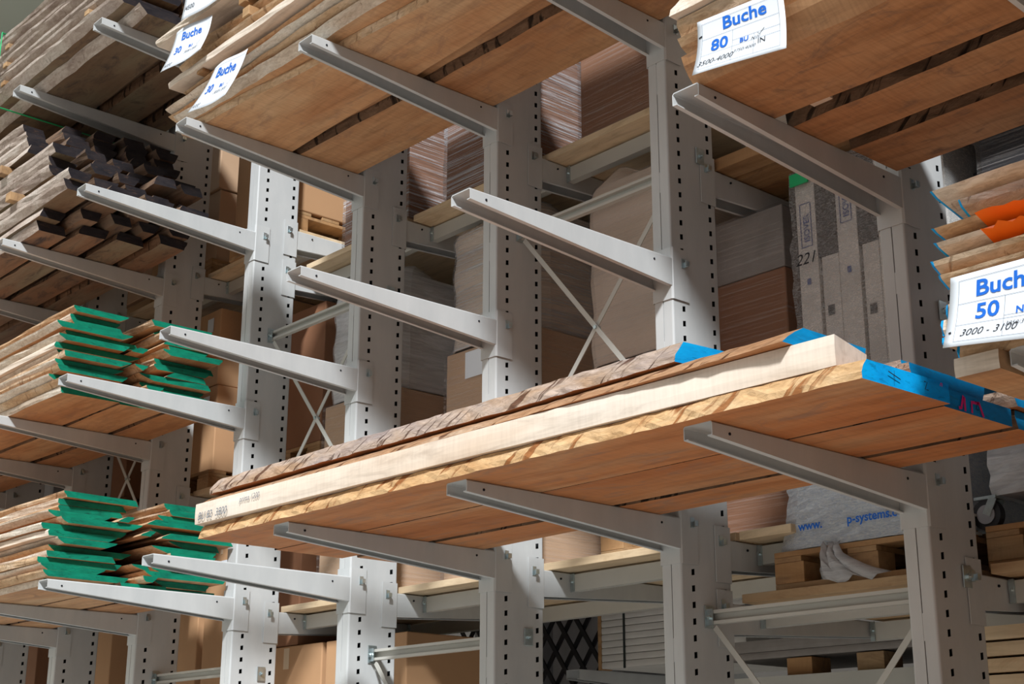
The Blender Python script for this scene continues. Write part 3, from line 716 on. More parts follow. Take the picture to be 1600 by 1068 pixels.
for k, (x0, x1, y0, y1, zz, t_, w0, w1, m, e) in enumerate(L3):
    if zz != lastz: lay += 1; idx = 0; lastz = zz
    nmr = {0: 'front', 1: 'second', 2: 'rear'}[idx]
    board('beech_board', x0, x1, y0, y1, zz, t_, w0, w1, .009, (m, e, 'end_wood', 'end_wood'), 120+k, .10,
          '%s board in the %s layer of the beech stack at upper middle' % (nmr, 'bottom' if lay == 1 else ordn(lay)), 'board', g3, rag=.004, taper=(.12 if k == 0 else 0), t0={0: -.24, 1: -.06, 2: -.12}.get(k, 0))
    idx += 1
# spacer battens between the layers
ks = 0
for zz, hh, xs in ((z+.168, .015, (-2.95, -2.0, -1.0)), (z+.219, .064, (-2.62, -1.6, -.5)), (z+.351, .047, (-2.66, -1.6, -.5)), (z+.434, .064, (-2.7, -1.6, -.5)), (z+.569, .049, (-2.7, -1.6, -.5))):
    for q, x in enumerate(xs):
        b = B(); b.box(x, x+.055, -.97 if zz > z+.2 else -1.02, -.08, zz, zz+hh)
        o = b.build('spacer_batten', 'pallet', bevel=.003)
        tag(o, '%s spacer batten, %s gap from the bottom of the upper middle stack' % (['left', 'middle', 'right'][q], ordn(ks+1)), 'batten', 'spacer battens in the upper middle stack')
    ks += 1
it30 = lambda nm: [('b', 'Buche', .26, .33, .060, 'ink_blue', 'word'), ('b', '30', .16, .64, .052, 'ink_blue', 'number'), ('b', 'BU', .5, .60, .022, 'ink_blue', 'code'), ('h', '3000-3500', .42, .73, .022, 'ink_black', 'handwriting'),
             ('h', '4000', .04, .93, .026, 'ink_black', 'handwriting'), ('s', chk, .7, .62, .0015, 'ink_black', 'tick_mark')]
LS = [(.05, .07, .95, .07), (.05, .95, .95, .95), (.05, .07, .05, .95), (.95, .07, .95, .95)]
sheet('lower of two stock sheets marked Buche 30 at upper left', (-2.716, -1.055, 2.098), (-2.475, -1.045, 2.105), (-2.830, -1.095, 1.900), (-2.550, -1.09, 1.895), .29, .21, it30(''), LS, .015, .008)
sheet('upper of two stock sheets marked Buche 30 at upper left', (-3.124, -1.045, 2.448), (-2.808, -1.045, 2.412), (-3.131, -1.09, 2.218), (-2.799, -1.09, 2.215), .30, .22, it30(''), LS, .015, .008)
sheet('topmost stock sheet, cut off by the top edge of the photo', (-3.06, -1.045, 2.70), (-2.72, -1.045, 2.66), (-3.02, -1.07, 2.450), (-2.70, -1.07, 2.432), .32, .22,
      [('n', '/4500', .04, .80, .036, 'ink_black', 'number'), ('b', 'Buche', .26, .30, .060, 'ink_blue', 'word')], LS, .01, .005)

# ---- dark-ended weathered boards, third level at left
rd = random.Random(77)
gd = 'dark-ended boards on the third level at left'
def darkstack(z0, layers, xr, label, group, ym, xl, mats, t_, gaps=()):
    zz = z0; nl = 0
    for L in range(layers):
        if L in gaps:
            for q, x in enumerate((xr-.42, xr-1.5, xr-2.5)):
                b = B(); b.box(x, x+.06, -1.0, -.12, zz, zz+.045); o = b.build('spacer_batten', 'pallet', bevel=.003)
                tag(o, '%s batten under layer %d of %s' % (['near', 'middle', 'far'][q], L+1, label), 'batten', 'spacer battens in '+label)
            zz += .046
        nb = 4 if L == 0 else rd.choice((3, 4, 3))
        y = ym+rd.uniform(-.03, .03) if L else ym; yend = -.13
        W = (yend-y)/nb
        base = xr(L) if callable(xr) else xr
        yield L, nb, zz, W, y
        zz += t_+.003
def build_dark():
    zz = 2.003; t_ = .056
    xrs = [-4.82, -4.78, -4.40, -4.46, None, -4.66, -4.72, -4.6, None, -4.95, -5.0, -5.02, -5.06]
    # right end positions of each layer; None marks a row of spacer battens
    L = 0; nbat = 0
    for e in xrs:
        if e is None:
            nbat += 1
            for q, x in enumerate((-5.12 if nbat == 1 else -5.30, -6.3, -7.4)):
                b = B(); b.box(x, x+.06, -1.0, -.12, zz, zz+.05); o = b.build('spacer_batten', 'pallet', bevel=.003)
                tag(o, '%s spacer batten in the %s gap of the dark-ended stack' % (['near', 'middle', 'far'][q], ['', 'lower', 'upper'][nbat]), 'batten', 'spacer battens in the dark-ended stack')
            zz += .052; continue
        L += 1; nb = 4 if L in (1, 3, 6) else 5; y = -.93 if L < 3 else -.96
        tot = -.11-y
        for q in range(nb):
            ya = y+tot*q/nb+rd.uniform(0, .01); yb = y+tot*(q+1)/nb-rd.uniform(.012, .03)
            xe = min(-4.36, e+(.06 if q else 0)+rd.uniform(-.05, .05)+(.20*q/nb if e < -4.6 else -.02*q))
            m = ('dark_under', 'edge_grey' if q == 0 else 'edge_gap_shade', 'end_dark', 'end_dark') if L == 1 else ('dark_under_olive', 'edge_grey', 'end_dark', 'end_dark')
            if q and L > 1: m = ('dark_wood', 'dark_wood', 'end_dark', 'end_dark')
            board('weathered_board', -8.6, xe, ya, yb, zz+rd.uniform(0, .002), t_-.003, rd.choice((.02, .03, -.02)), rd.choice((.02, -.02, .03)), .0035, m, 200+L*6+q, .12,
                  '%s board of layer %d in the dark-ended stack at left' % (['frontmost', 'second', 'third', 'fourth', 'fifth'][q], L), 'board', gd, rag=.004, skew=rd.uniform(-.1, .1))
        zz += t_
build_dark()
dk = [o for o in C.objects if o.get('label', '').startswith('fourth board of layer 6 in the dark')][0]

# ---- strapped boards on the top level at left
g4 = 'strapped boards on the top level at left'
zz = 2.951
tops = [(.05, -3.86), (.05, -3.90), ('b',), (.045, -3.92), (.045, -3.95), ('b',), (.045, -3.98), (.045, -4.0), ('b',), (.045, -4.0), (.045, -4.1)]
L = 0; nbat = 0
for e in tops:
    if len(e) == 1:
        nbat += 1
        for q, x in enumerate((-4.3, -5.4, -6.5)):
            b = B(); b.box(x, x+.05, -1.0, -.12, zz, zz+.03); o = b.build('spacer_batten', 'pallet', bevel=.003)
            tag(o, '%s spacer batten in the %s gap of the strapped stack' % (['near', 'middle', 'far'][q], ordn(nbat)), 'batten', 'spacer battens in the strapped stack')
        zz += .031; continue
    L += 1; ys = [-.88, -.49, -.21, -.02] if L == 1 else [-1.0, -.62, -.33, -.04]
    for q in range(3):
        m = ('dark_under_olive', 'edge_grey' if q == 0 else 'edge_gap_shade', 'end_dark', 'end_dark')
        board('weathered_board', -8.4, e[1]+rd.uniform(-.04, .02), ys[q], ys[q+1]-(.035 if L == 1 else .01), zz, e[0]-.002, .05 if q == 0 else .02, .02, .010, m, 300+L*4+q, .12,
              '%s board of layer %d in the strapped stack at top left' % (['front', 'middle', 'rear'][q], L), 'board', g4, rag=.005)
    zz += e[0]+.001
b = B(); xs_ = -5.44
b.bar((xs_, -1.012, 2.94), (xs_, -1.012, zz+.01), .016, .002); b.bar((xs_, -1.012, 2.942), (xs_, -.0, 2.942), .016, .002, up=(0, 0, 1)); b.bar((xs_, -1.012, zz+.004), (xs_, -.0, zz+.004), .016, .002, up=(0, 0, 1))
tag(b.build('packing_strap', 'strap_green'), 'bright green plastic strap round the boards at top left', 'strap')

# ---- green-ended boards, two levels
def green(z0, nlay, t_, xr, seed, nm, front, rear_, group):
    rg = random.Random(seed); zz = z0
    for L in range(nlay):
        if L == 0: segs = [(front, front+.325), (front+.34, front+.585), (front+.61, -.03)]
        else:
            a = front-rg.uniform(.0, .07); m1 = front+rg.uniform(.24, .44); m2 = -rg.uniform(.32, .50); b_ = -rg.uniform(.0, .10)
            if L >= nlay-3: a = front+.02; 
            segs = [(a, m1), (max(m2, m1+.03), b_)]
            if rg.random() < .3: segs = [(a, m1), (m1+.01, m1+.10), (max(m2, m1+.12), b_)]
        for q, (ya, yb) in enumerate(segs):
            w0 = rg.choice((.02, .04, .03, .01)); w1 = rg.choice((.05, .03, .06, -.02))
            if q: w0 = rg.choice((.09, .05, .02, -.05)); w1 = rg.choice((.02, .03, -.02))
            xe = xr+rg.uniform(-.05, .05)+(.0 if L else -.04)+(.06 if q else 0)
            if L and rg.random() < .2: xe += .05
            m = ('beech', ('edge_gap_shade' if L == 0 else 'edge_tan') if q else ('edge_tan' if L % 2 else 'edge_pale'), 'end_green', 'end_green')
            if L == 0: w0, w1 = .01, .0
            if L == 7 and q == 0: m = ('beech_light', 'beech_light', 'end_green', 'end_green'); w0 = 0
            board('beech_board', -8.3+rg.uniform(-.1, .1), xe, ya, yb, zz+rg.uniform(0, .0015), t_-.003, w0, w1, .008, m, seed*100+L*3+q, .14,
                  '%s board of layer %d in the %s green-ended stack' % (['front', 'second', 'rear'][q] if len(segs) == 3 else ['front', 'rear'][q], L+1, nm), 'board', group, rag=.004, skew=rg.uniform(-.05, .05))
        zz += t_
    return zz
green(1.0, 14, .0335, -4.42, 5, 'upper', -.87, 0, 'green-ended boards of the upper stack')
green(.003, 14, .0325, -4.22, 9, 'lower', -.92, 0, 'green-ended boards of the lower stack')

# ------------------------------------------------------------------ goods on the far side
def carton(par, x0, x1, y0, y1, z0, z1, mat, tapez=True, lab=None):
    o = B().box(x0, x1, y0, y1, z0, z1).build('carton', mat, par, bevel=.006)
    if tapez:
        b = B(); b.box(x0+(x1-x0)*.46, x0+(x1-x0)*.54, y0-.0015, y0, z0+.01, z0+(z1-z0)*.16); b.box(x0+(x1-x0)*.46, x0+(x1-x0)*.54, y0-.0015, y0, z1-(z1-z0)*.16, z1-.01)
        b.build('tape', 'tape', o)
    return o
def labelplate(par, x, y, z, w, h, side='f', name='shipping_label'):
    b = B()
    if side == 'f': b.box(x, x+w, y-.002, y-.0005, z, z+h)
    else: b.box(x+.0005, x+.002, y, y+w, z, z+h)
    return b.build(name, 'paper', par)
def wrapshell(par, x0, x1, y0, y1, z0, z1, mat, seed=1, rough=.006, flare=.0):
    rdw = random.Random(seed); V = []; F = []; nz = 22; nx = 10
    ring = []
    for k in range(nx): ring.append((x0+(x1-x0)*k/nx, y0))
    for k in range(nx): ring.append((x1, y0+(y1-y0)*k/nx))
    for k in range(nx): ring.append((x1-(x1-x0)*k/nx, y1))
    for k in range(nx): ring.append((x0, y1-(y1-y0)*k/nx))
    cx, cy = (x0+x1)/2, (y0+y1)/2; n = len(ring)
    for j in range(nz+1):
        f = j/nz; z = z0+(z1-z0)*f; ex = 1+flare*(1-f)**2
        for (x, y) in ring:
            d = rdw.uniform(0, rough); s = 1 if x > cx else -1; s2 = 1 if y > cy else -1
            V.append((cx+(x-cx)*ex+s*d, cy+(y-cy)*ex+s2*d, z))
    for j in range(nz):
        for i in range(n):
            a = j*n+i; b_ = j*n+(i+1) % n; F.append((a, b_, b_+n, a+n))
    F.append(tuple(nz*n+i for i in range(n)))
    return mk('stretch_wrap', V, F, mat, par)
def pallet(x0, x1, y0, y1, z, label, long='x'):
    r = thing('pallet', ((x0+x1)/2, (y0+y1)/2, z), label, 'pallet', 'wooden pallets on the far side')
    w = x1-x0; d = y1-y0
    for k in range(3):
        y = y0+(d-.1)*k/2; b = B(); b.box(x0, x1, y, y+.1, z, z+.02); b.build('base_board', 'pallet', r, bevel=.002)
        for q in range(3):
            x = x0+(w-.13)*q/2; b = B(); b.box(x, x+.13, y, y+.1, z+.0205, z+.095); b.build('block', 'pallet', r, bevel=.002)
    for q in range(3):
        x = x0+(w-.12)*q/2; b = B(); b.box(x, x+.12, y0, y1, z+.0955, z+.115); b.build('stringer', 'pallet', r, bevel=.002)
    for k in range(5):
        y = y0+(d-.12)*k/4; b = B(); b.box(x0, x1, y, y+.12, z+.1155, z+.135); b.build('top_board', 'pallet', r, bevel=.002)
    return r
def goods(name, x0, x1, y0, y1, z0, z1, label, parts, wrap=None, cat='carton', group='wrapped loads on the far side', flare=0, rough=.006):
    r = thing(name, ((x0+x1)/2, (y0+y1)/2, z0), label, cat, group)
    for (fz0, fz1, mat, tp) in parts:
        carton(r, x0+.008, x1-.008, y0+.008, y1-.008, z0+(z1-z0)*fz0+.001, z0+(z1-z0)*fz1-.001, mat, tp)
    if wrap: wrapshell(r, x0, x1, y0, y1, z0+.002, z1+.004, wrap, int(abs(x0*100)), rough*.4, flare)
    return r
def sack(x0, x1, y0, y1, z0, z1, label, mat, wrap, seed=1):
    r = thing('sack', ((x0+x1)/2, (y0+y1)/2, z0), label, 'sack', None)
    def shell(name, m, g, rg):
        rq = random.Random(seed); V = []; F = []; n = 48; nz = 26; cx, cy = (x0+x1)/2, (y0+y1)/2
        for j in range(nz+1):
            f = j/nz; tp = max(0, (f-.86)/.14)
            for i in range(n):
                a = 2*math.pi*i/n; c, sn = math.cos(a), math.sin(a); k = (abs(c)**9+abs(sn)**9)**(-1/9)
                k *= 1-.22*tp**1.5-.012*math.sin(f*21+seed)+rq.uniform(-rg, rg)
                V.append((cx+c*k*((x1-x0)/2+g), cy+sn*k*((y1-y0)/2+g), z0+(z1-z0)*f-(.07*abs(math.sin(a*2.5+seed)) if f > .9 else 0)*tp+g*f))
        for j in range(nz):
            for i in range(n): a = j*n+i; b_ = j*n+(i+1) % n; F.append((a, b_, b_+n, a+n))
        F.append(tuple(nz*n+i for i in range(n)))
        return mk(name, V, F, m, r)
    shell('sack_body', mat, 0, .003)
    if wrap: shell('stretch_wrap', wrap, .006, .003)
    return r
DM_ = .715+.037; DT = 1.84+.037; DL = -.05+.037
# upper shelf loads
goods('wrapped_load', -1.85, -1.12, .33, 1.2, DT+.002, 3.2, 'brown wrapped load on the high shelf between second and third columns', [(0, .5, 'card_dark', False), (.5, 1, 'card_dark', False)], 'wrap')
goods('wrapped_load', -2.81, -2.13, .32, 1.2, DT+.002, 3.2, 'shiny wrapped brown load on the high shelf between third and fourth columns', [(0, .5, 'card_dark', False), (.5, 1, 'card_dark', False)], 'wrap_shiny', rough=.012)
goods('wrapped_load', -3.69, -3.10, .32, 1.2, DT+.002, 3.2, 'white-filmed brown load high behind the fourth column', [(0, .5, 'card_dark', False), (.5, 1, 'card_dark', False)], 'wrap_shiny')
# carton on the shelf between fifth and sixth columns
DF = 2.08+.037
pallet(-4.86, -4.16, .30, 1.2, DF, 'pallet under the orange-brown carton behind the fifth column')
r = goods('carton', -4.84, -4.15, .30, 1.15, DF+.137, 3.3, 'large plain orange-brown carton behind the fifth column', [(0, 1, 'card', False)], None, 'carton', 'cartons on the far side')
labelplate(r, -4.80, .308, 2.78, .06, .06)
pallet(-5.75, -5.18, .36, 1.2, DF, 'pallet under the two stacked cartons behind the sixth column')
goods('carton', -5.72, -5.20, .40, 1.15, DF+.137, 2.74, 'lower tan carton on the high shelf behind the sixth column', [(0, 1, 'card_tan', True)], None, 'carton', 'cartons on the far side')
goods('carton', -5.72, -5.19, .38, 1.15, 2.742, 3.3, 'upper tan carton on the high shelf behind the sixth column', [(0, 1, 'card_tan', True)], None, 'carton', 'cartons on the far side')
# lower shelf loads
for (x0, x1, w, lab) in ((-1.80, -1.28, 'wrap', 'second and third'),):
    pallet(x0+.01, x1-.01, .37, 1.2, DL, 'pallet on the low shelf between %s columns' % lab)
goods('wrapped_load', -1.80, -1.28, .35, 1.2, DL+.137, .80, 'brown wrapped cartons on the low shelf between second and third columns', [(0, .5, 'card_tan', False), (.5, 1, 'card_tan', False)], 'wrap')
sack(-1.86, -1.30, .36, 1.2, .806, 1.74, 'tall pale paper sack in film standing behind the X brace left of the second column', 'paperbag', 'wrap', 2)
goods('wrapped_load', -2.82, -2.15, .35, 1.2, DL+.002, 1.08, 'brown wrapped cartons behind the third column, with a white label', [(0, .5, 'card_tan', False), (.5, 1, 'card_tan', False)], 'wrap')
lo = [o for o in C.objects if o.get('label', '').startswith('brown wrapped cartons behind the third')][0]
labelplate(lo, -2.66, .350, .93, .20, .13)
sack(-2.82, -2.18, .36, 1.2, 1.086, 1.76, 'tall translucent sack of pale goods behind the third column', 'paperbag', 'wrap_shiny', 5)
goods('wrapped_load', -3.85, -3.22, .35, 1.2, DL+.002, 1.02, 'brown wrapped cartons on the low shelf between fourth and fifth columns', [(0, .5, 'card_tan', False), (.5, 1, 'card_tan', False)], 'wrap')
sack(-3.84, -3.24, .36, 1.2, 1.026, 1.72, 'white filmed sack standing behind the fourth column', 'white_stuff', 'wrap_white', 8)
# slatted white crates seen between loads
def crate(x0, x1, y0, y1, z0, z1, label):
    r = thing('slatted_crate', ((x0+x1)/2, (y0+y1)/2, z0), label, 'crate', 'white slatted crates in film')
    B().box(x0+.02, x1-.02, y0+.02, y1-.02, z0, z1-.02).build('body', 'white_stuff', r, bevel=.004)
    n = int((z1-z0)/.05)
    b = B()
    for k in range(n): b.box(x1-.02, x1, y0+.05, y1, z0+.05*k+.008, z0+.05*k+.036); b.box(x0, x1-.03, y0, y0+.02, z0+.05*k+.008, z0+.05*k+.036)
    b.build('slats', 'white_stuff', r)
    b = B()
    for y in (y0+.02, (y0+y1)/2, y1-.06): b.box(x1, x1+.012, y, y+.04, z0, z1)
    b.build('posts', 'white_stuff', r)
    wrapshell(r, x0-.01, x1+.02, y0-.01, y1, z0, z1+.02, 'wrap', 5, .01)
crate(-3.22+.02, -2.98+.03, .75, 1.3, 1.03, 1.55, 'white slatted crate in film between fourth and third columns')
crate(-2.14, -1.93, .75, 1.3, .90, 1.50, 'white slatted crate in film between third and second columns')
goods('carton', -3.2, -2.93, .72, 1.3, DL+.002, 1.02, 'dark brown creased carton between fourth and third columns', [(0, 1, 'card_dark', False)], 'wrap', 'carton', 'cartons on the far side')
goods('carton', -2.13, -1.9, .72, 1.3, DL+.002, .89, 'dark brown filmed carton between third and second columns', [(0, 1, 'card_dark', False)], 'wrap', 'carton', 'cartons on the far side')
goods('carton', -4.72, -4.02, .45, 1.2, DM_+.137, 1.70, 'tall dark brown carton behind the fifth column', [(0, 1, 'card_dark', False)], None, 'carton', 'cartons on the far side')
pallet(-4.72, -4.02, .45, 1.2, DM_, 'pallet under the tall dark brown carton behind the fifth column')
# load between nearest and second columns
goods('wrapped_load', -1.26, -.88, .52, 1.25, DL+.002, 1.33, 'big dark brown load in streaky film between the two nearest columns', [(0, .42, 'card_dark', False), (.42, .80, 'card_dark', False), (.80, 1, 'film_grey', False)], 'wrap')
# striped bundle under bubble film
r = thing('board_bundle', (-.45, .7, .42), 'silvery filmed bundle of upright striped boards left of the nearest column', 'bundle', None)
stripes = [(0, .093), (1, .093), (0, .093), (1, .088), (0, .090), (1, .072), (2, .135)]
x = -.775
for k, (kd, w) in enumerate(stripes):
    if kd == 1:
        o = B().box(x+.014, x+w-.002, .47, 1.15, .44, 1.02).build('upright_board', 'bundle_grey', r, bevel=.002)
        B().box(x, x+w-.002, .47, 1.15, 1.022, 1.39).build('dark_top', 'bundle_dark', o)
        B().box(x, x+.012, .50, 1.15, .44, 1.02).build('gap_shade', 'bundle_dark', o)  # solid dark strip between boards, shade of the gap put into the colour
        b = B(); b.box(x+.03, x+.06, .468, .4695, .80-.02*k, .84-.02*k); b.build('smudge', 'bundle_dark', o)
    else:
        o = B().box(x, x+w-.002, .47, 1.15, .44, 1.39).build('upright_board', 'bundle_grey' if kd == 0 else 'white_stuff', r, bevel=.002)
    if k in (0, 2, 4):
        vs, fs = text2d('ISOVER', .042, .001)
        mk('blue_print', [(x+.060-yy*.9, .467, 1.10+.05*(k//2)+xx*.85) for xx, yy, _ in vs], fs, 'ink_print', o)
        b = B(); xa, xb, za, zb = x+.018, x+.068, 1.08+.05*(k//2), 1.26+.05*(k//2)
        for q in ((xa, xb, za, za+.003), (xa, xb, zb, zb+.003), (xa, xa+.003, za, zb), (xb, xb+.003, za, zb)): b.box(q[0], q[1], .467, .469, q[2], q[3])
        b.build('print_frame', 'ink_print', o)
        vs, fs = stroke([(0, .02), (.0, -.005)], .018); mk('print_arrow', [(x+.045+xx, .467, .93+yy) for xx, yy, _ in vs], fs, 'ink_print', o)
    x += w
wrapshell(r, -.785, -.11, .455, 1.16, .42, 1.40, 'bubble', 9, .012)
vs, fs = text2d('221', .065, 0, .3)
mk('handwriting', [(-.77+xx, .440, 1.0+yy) for xx, yy, _ in vs], fs, 'ink_black', r)
B().box(-.775, -.69, .438, .446, 1.335, 1.385).build('green_label', M['strap_green'], r)
# silver bag on pallet
pallet(-.86, -.10, .33, 1.2, -.283+.037, 'stained pallet under the silver film bag')
r = thing('film_bag', (-.48, .75, -.11), 'silver film-wrapped bag with blue print on a pallet', 'bag', None)
rdw = random.Random(3); V = []; F = []; n = 40; nz = 22
for j in range(nz+1):
    f = j/nz; z = -.108+.50*f; ex = .345+(.05*(1-f)**5); ey = .42+.005*(1-f)**5
    for i in range(n):
        a = 2*math.pi*i/n; c, s = math.cos(a), math.sin(a); k = (abs(c)**8+abs(s)**8)**(-1/8)
        V.append((-.50+c*k*ex+rdw.uniform(-.004, .004), .76+s*k*ey+rdw.uniform(-.006, .006), z))
for j in range(nz):
    for i in range(n): a = j*n+i; b_ = j*n+(i+1) % n; F.append((a, b_, b_+n, a+n))
F.append(tuple(nz*n+i for i in range(n)))
mk('bag', V, F, 'foil', r)
for tx, xo in (('www.', -.74), ('p-systems.c', -.53)):
    vs, fs = text2d(tx, .044, .001)
    mk('blue_print', [(xo+xx, .325, -.045+yy) for xx, yy, _ in vs], fs, 'ink_blue', r)
# torn film hanging over the pallet
V = []; F = []; rdw = random.Random(8)
for j in range(9):
    for i in range(9):
        f = j/8; w = .035+.10*f*f; V.append((-.60+.10*f*f+(i/8-.5)*w*2+rdw.uniform(-.006, .006), .315-.02*math.sin(f*3)-.012*math.sin(i*2.1), -.11-.13*f+.012*math.sin(i*1.7+f)))
for j in range(8):
    for i in range(8): a = j*9+i; F.append((a, a+1, a+10, a+9))
o = mk('torn_film', V, F, 'wrap_white', r, smooth=True); o.modifiers.new('s', 'SOLIDIFY').thickness = .001
# beyond the nearest column: pallet, castor trolley load
pallet(-.045, .78, .40, 1.2, -.283+.037, 'pallet at the right edge under the trolley wheel')
r = thing('wrapped_machine', (.4, .8, 0), 'grey film-wrapped machine at the right edge, above a castor wheel', 'load')
B().box(-.03, .75, .46, 1.2, .0, .75).build('body', 'grey_pack', r, bevel=.012)
wrapshell(r, -.035, .76, .45, 1.21, -.005, .76, 'wrap_white', 21, .008)
b = B(); b.cyl((-.065, .45, -.062), (0, 1, 0), .052, .03, 28); wh = b.build('castor_wheel', 'rubber', r)
b = B(); b.cyl((-.065, .445, -.062), (0, 1, 0), .032, .04, 24); b.build('wheel_disc', 'grey_pack', wh)
b = B(); b.box(-.10, -.02, .44, .49, -.012, -.002); b.bar((-.03, .441, -.01), (-.06, .441, -.065), .028, .004); b.bar((-.03, .489, -.01), (-.06, .489, -.065), .028, .004); b.build('castor_fork', 'zinc', r)
goods('carton', .0, .75, .5, 1.2, .80, 1.38, 'dark filmed carton under the planks at the right edge', [(0, 1, 'black_plastic', False)], 'wrap')
goods('carton', -.09, -.02, .6, 1.2, 0.78, 1.22, 'narrow black box behind the nearest column', [(0, 1, 'black_plastic', False)], None, 'box', 'cartons on the far side')
# orange-brown timber on the arm at upper right, and white sheet below it
for k, (y0, y1, x0) in enumerate(((.29, .40, -1.0), (.43, .55, -.97), (.56, .72, -1.02), (.74, .90, -.98), (.92, 1.1, -1.0))):
    board('timber', x0-.1, 1.8, y0, y1, 1.445, .05 if k % 2 == 0 else .09, 0, 0, 0, ('pallet', 'pallet', 'end_wood', 'end_wood'), 400+k, .3, 'orange-brown timber on the rear arm at upper right, %s from the front' % ordn(k+1), 'timber', 'timbers on the rear arm at upper right')
goods('wrapped_load', -1.05, -.3, .5, 1.2, 1.54, 2.4, 'pale filmed load above the orange timbers', [(0, 1, 'paperbag', False)], 'wrap', 'load')
# cartons at mid and low left
def cartons(lst):
    for (x0, x1, y0, y1, z0, z1, m, lab, side) in lst:
        r = goods('carton', x0, x1, y0, y1, z0, z1, lab, [(0, 1, m, True)], None, 'carton', 'cartons on the far side')
        if side: labelplate(r, x1-.16 if side == 'f' else x1, y0+.006 if side == 'f' else y0+.1, z0+(z1-z0)*.72, .07, .09, side)
DM = .715+.037
cartons([(-5.75, -5.08, .40, 1.15, DM+.137, 1.42, 'card', 'lower carton on the halfway shelf behind the sixth column', 'f'), (-5.75, -5.09, .40, 1.15, 1.422, 1.912, 'card', 'upper carton on the halfway shelf behind the sixth column', 'f'),
         (-4.98, -4.76, .50, 1.15, DM+.137, 1.95, 'card', 'narrow carton on the halfway shelf next to the fifth column', None),
         (-6.9, -6.2, .4, 1.15, DM+.137, 1.5, 'card_dark', 'brown carton on the halfway shelf behind the seventh column', None),
         (-7.9, -7.3, .4, 1.15, DM+.137, 1.5, 'grey_pack', 'grey box on the halfway shelf at the far left', None)])
pallet(-5.76, -5.08, .38, 1.18, DM, 'pallet under the stacked cartons halfway up behind the sixth column')
pallet(-6.9, -6.2, .38, 1.18, DM, 'pallet under the brown carton behind the seventh column')
pallet(-7.9, -7.3, .38, 1.18, DM, 'pallet under the grey box at far left')
pallet(-4.98, -4.76, .48, 1.18, DM, 'pallet under the narrow carton beside the fifth column')
cartons([(-5.75, -5.13, .40, 1.15, -.55, .54, 'card', 'tall carton low behind the sixth column, left one', None), (-4.60, -4.17, .46, 1.15, -.198, .54, 'card_dark', 'dark brown carton low behind the fifth column', None), (-5.08, -4.75, .40, 1.15, -.55, .54, 'card', 'tall carton low behind the fifth column, with label', 'f'),
         (-6.85, -6.2, .40, 1.15, -.55, .60, 'card', 'tall carton low behind the seventh column', None), (-7.9, -7.3, .4, 1.15, -.55, .6, 'card_dark', 'tall brown carton low at the far left', None),
         (-4.60, -4.07+.15, .45, 1.15, -.95, -.20, 'card', 'low brown carton behind the fifth column, left of the dark seam', None), (-3.90, -3.2, .45, 1.15, -.95, -.20, 'card', 'low brown carton behind the fifth column, right of the dark seam', None)])
for k, (x0, x1, z) in enumerate(((-5.76, -4.76, -.55), (-6.9, -6.1, -.55), (-7.95, -7.28, -.55), (-4.6, -3.2, -.95))):
    b = B(); b.box(x0, x1, .38, 1.2, z-.04, z-.001); o = b.build('shelf_board', 'pine'); tag(o, 'pine shelf board under the lowest cartons, %s from the right' % ordn([2, 3, 4, 1][k]), 'shelf', 'shelf boards of the far side')
    for q, x in enumerate((x0+.05, x1-.2)):
        b = B(); b.box(x, x+.05, .42, 1.15, -ZO, z-.041); o = b.build('trestle_leg', 'steel2'); tag(o, '%s grey support under the %s low carton shelf' % (['left', 'right'][q], ordn([2, 3, 4, 1][k])), 'support', 'supports under the lowest shelves')
# leftover pieces on high shelf at left
goods('carton', -6.85, -6.15, .45, 1.15, 2.12, 2.55, 'open slatted crate high behind the seventh column', [(0, .35, 'pallet', False), (.4, 1, 'card_tan', False)], None, 'crate', 'cartons on the far side')

# ------------------------------------------------------------------ second rack behind: arm, white door bundle, lattice crates, battens
r2 = thing('cantilever_arm', (-3.2, 2.1, -.42), 'grey arm of the rack behind, open end at lower middle', 'arm', None)
b = B(); n = 5; st = []
for k in range(n+1):
    f = k/n; y = 1.62+1.1*f; d = .045+.05*f; X = -3.215
    st.append([(X-CW+.014, y, -.32-d), (X-CW, y, -.32-d), (X-CW, y, -.32), (X, y, -.32), (X, y, -.32-d), (X-.014, y, -.32-d)])
b.sweep(None, st, closed=False); o = b.build('arm_beam', 'steel', r2); md = o.modifiers.new('s', 'SOLIDIFY'); md.thickness = .004; md.offset = 1
o = B().box(-3.33, -3.2, 2.72, 3.0, -ZO, 1.2).build('rack_column', 'steel'); tag(o, 'grey column of the rack behind, carrying the low arm', 'column')
for k in range(9):
    z = -.315+.036*k
    o = board('panel', -3.14, -2.15, 1.72, 2.5, z, .033, 0, 0, 0, ('white_stuff',)*4, 500+k, .4, 'whitewashed panel, %s from the bottom of the strapped bundle' % ordn(k+1), 'panel', 'whitewashed panels in the strapped bundle')
b = B(); b.bar((-2.97, 1.715, -.32), (-2.97, 1.715, .015), .014, .003); tag(b.build('packing_strap', 'strap_black'), 'dark strap around the whitewashed panels', 'strap')
o = B().box(-3.17, -3.145, 1.72, 1.80, -.32, .02).build('edge_board', 'pallet'); tag(o, 'upright orange edge board beside the whitewashed panels', 'board')
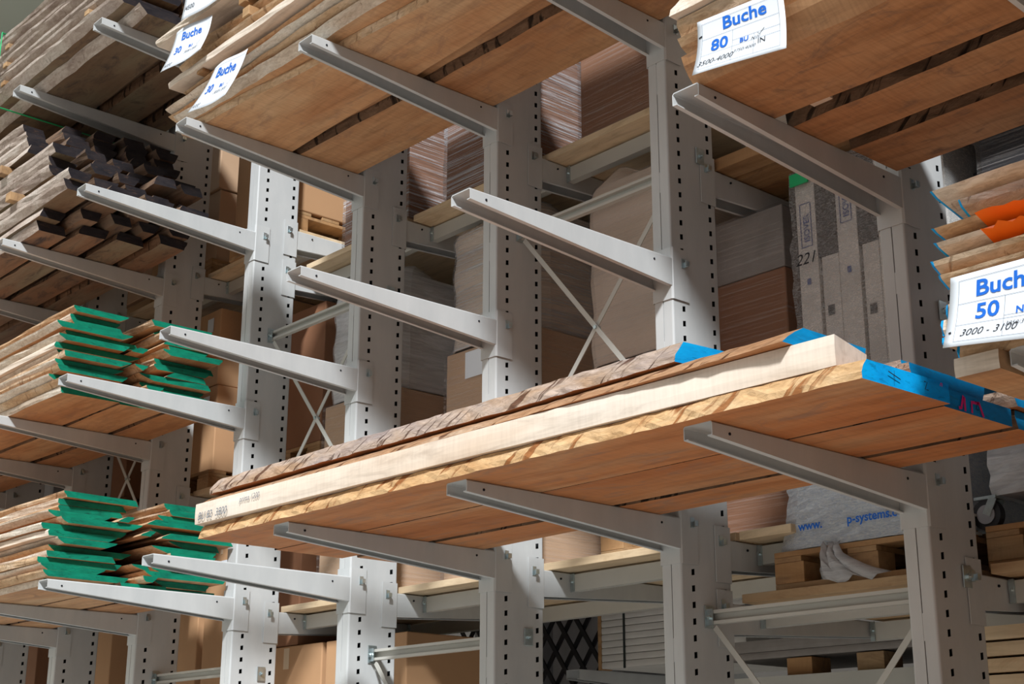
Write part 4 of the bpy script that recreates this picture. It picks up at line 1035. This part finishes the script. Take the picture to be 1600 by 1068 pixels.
for q, (x0, lab) in enumerate(((-4.65, 'left black lattice crate in the rack behind'), (-3.93, 'right black lattice crate in the rack behind'))):
    r = thing('lattice_crate', (x0+.3, 2.2, -.7), lab, 'crate', 'black lattice crates')
    b = B(); w = .58; z0 = -.55; h = .75
    for k in range(-3, 6):
        for s in (1, -1):
            p0 = x0+k*.15; 
            xa, za, xb_, zb = p0, z0, p0+s*h*.75, z0+h
            # clip to crate width
            def clip(xa, za, xb_, zb):
                pts = []
                for tt in [i/20 for i in range(21)]:
                    xx = xa+(xb_-xa)*tt
                    if x0 <= xx <= x0+w: pts.append((xx, za+(zb-za)*tt))
                return pts
            pts = clip(xa, za, xb_, zb)
            if len(pts) > 2: b.bar((pts[0][0], 1.98+.01*s, pts[0][1]), (pts[-1][0], 1.98+.01*s, pts[-1][1]), .026, .012)
    b.box(x0, x0+w, 1.97, 1.99, z0, z0+.04); b.box(x0, x0+w, 1.97, 1.99, z0+h-.04, z0+h)
    b.build('lattice', 'black_plastic', r)
    B().box(x0, x0+w, 2.1, 2.6, z0, z0+h).build('crate_body', 'grey_pack', r)
for k in range(13):
    z = -1.09+.052*k
    board('batten', -.35, 1.8, .47, 1.2, z, .044, 0, 0, .002, ('pine', 'pine', 'pallet', 'pallet'), 520+k, .4, 'yellow batten layer %d of the bundle at the lower right corner' % (k+1), 'batten', 'yellow battens at the lower right corner')
o = B().box(-.35, 1.8, .47, 1.2, -1.17, -1.095).build('support_beam', 'steel2'); tag(o, 'grey beam under the yellow battens', 'beam')
for k, x in enumerate((-.3, 1.6)):
    o = B().box(x, x+.08, .8, .9, -ZO, -1.171).build('trestle_leg', 'steel2'); tag(o, '%s support under the yellow battens' % ['left', 'right'][k], 'support')
# flat bundle and blocks low between nearest columns
for k, (x0, x1, z0, z1, m, lab) in enumerate(((-2.1, -.62, -.303, -.25, 'film_grey', 'upper'), (-2.1, -.62, -.335, -.305, 'film_grey', 'lower'))):
    board('panel', x0, x1, 1.5, 2.2, z0-.02, z1-z0, 0, 0, 0, (m,)*4, 560+k, .4, '%s grey panel low between the two nearest columns' % lab, 'panel', 'panels low between the nearest columns')
for k, x in enumerate((-1.74, -1.36, -.95)):
    o = B().box(x, x+.14, 1.5, 1.64, -.44, -.36).build('pallet_block', 'pallet', bevel=.003); tag(o, '%s wooden block low between the two nearest columns' % ['left', 'middle', 'right'][k], 'block', 'blocks under the low grey panels')
o = B().box(-2.2, -.4, 1.45, 2.3, -.54, -.441).build('support_beam', 'steel2'); tag(o, 'grey shelf panel under the wooden blocks, low at right', 'shelf')
for k, x in enumerate((-2.1, -.55)):
    o = B().box(x, x+.08, 1.8, 1.9, -ZO, -.541).build('trestle_leg', 'steel2'); tag(o, '%s support under the blocks shelf' % ['left', 'right'][k], 'support')

for o in C.objects:
    if 'w' in o: del o['w']
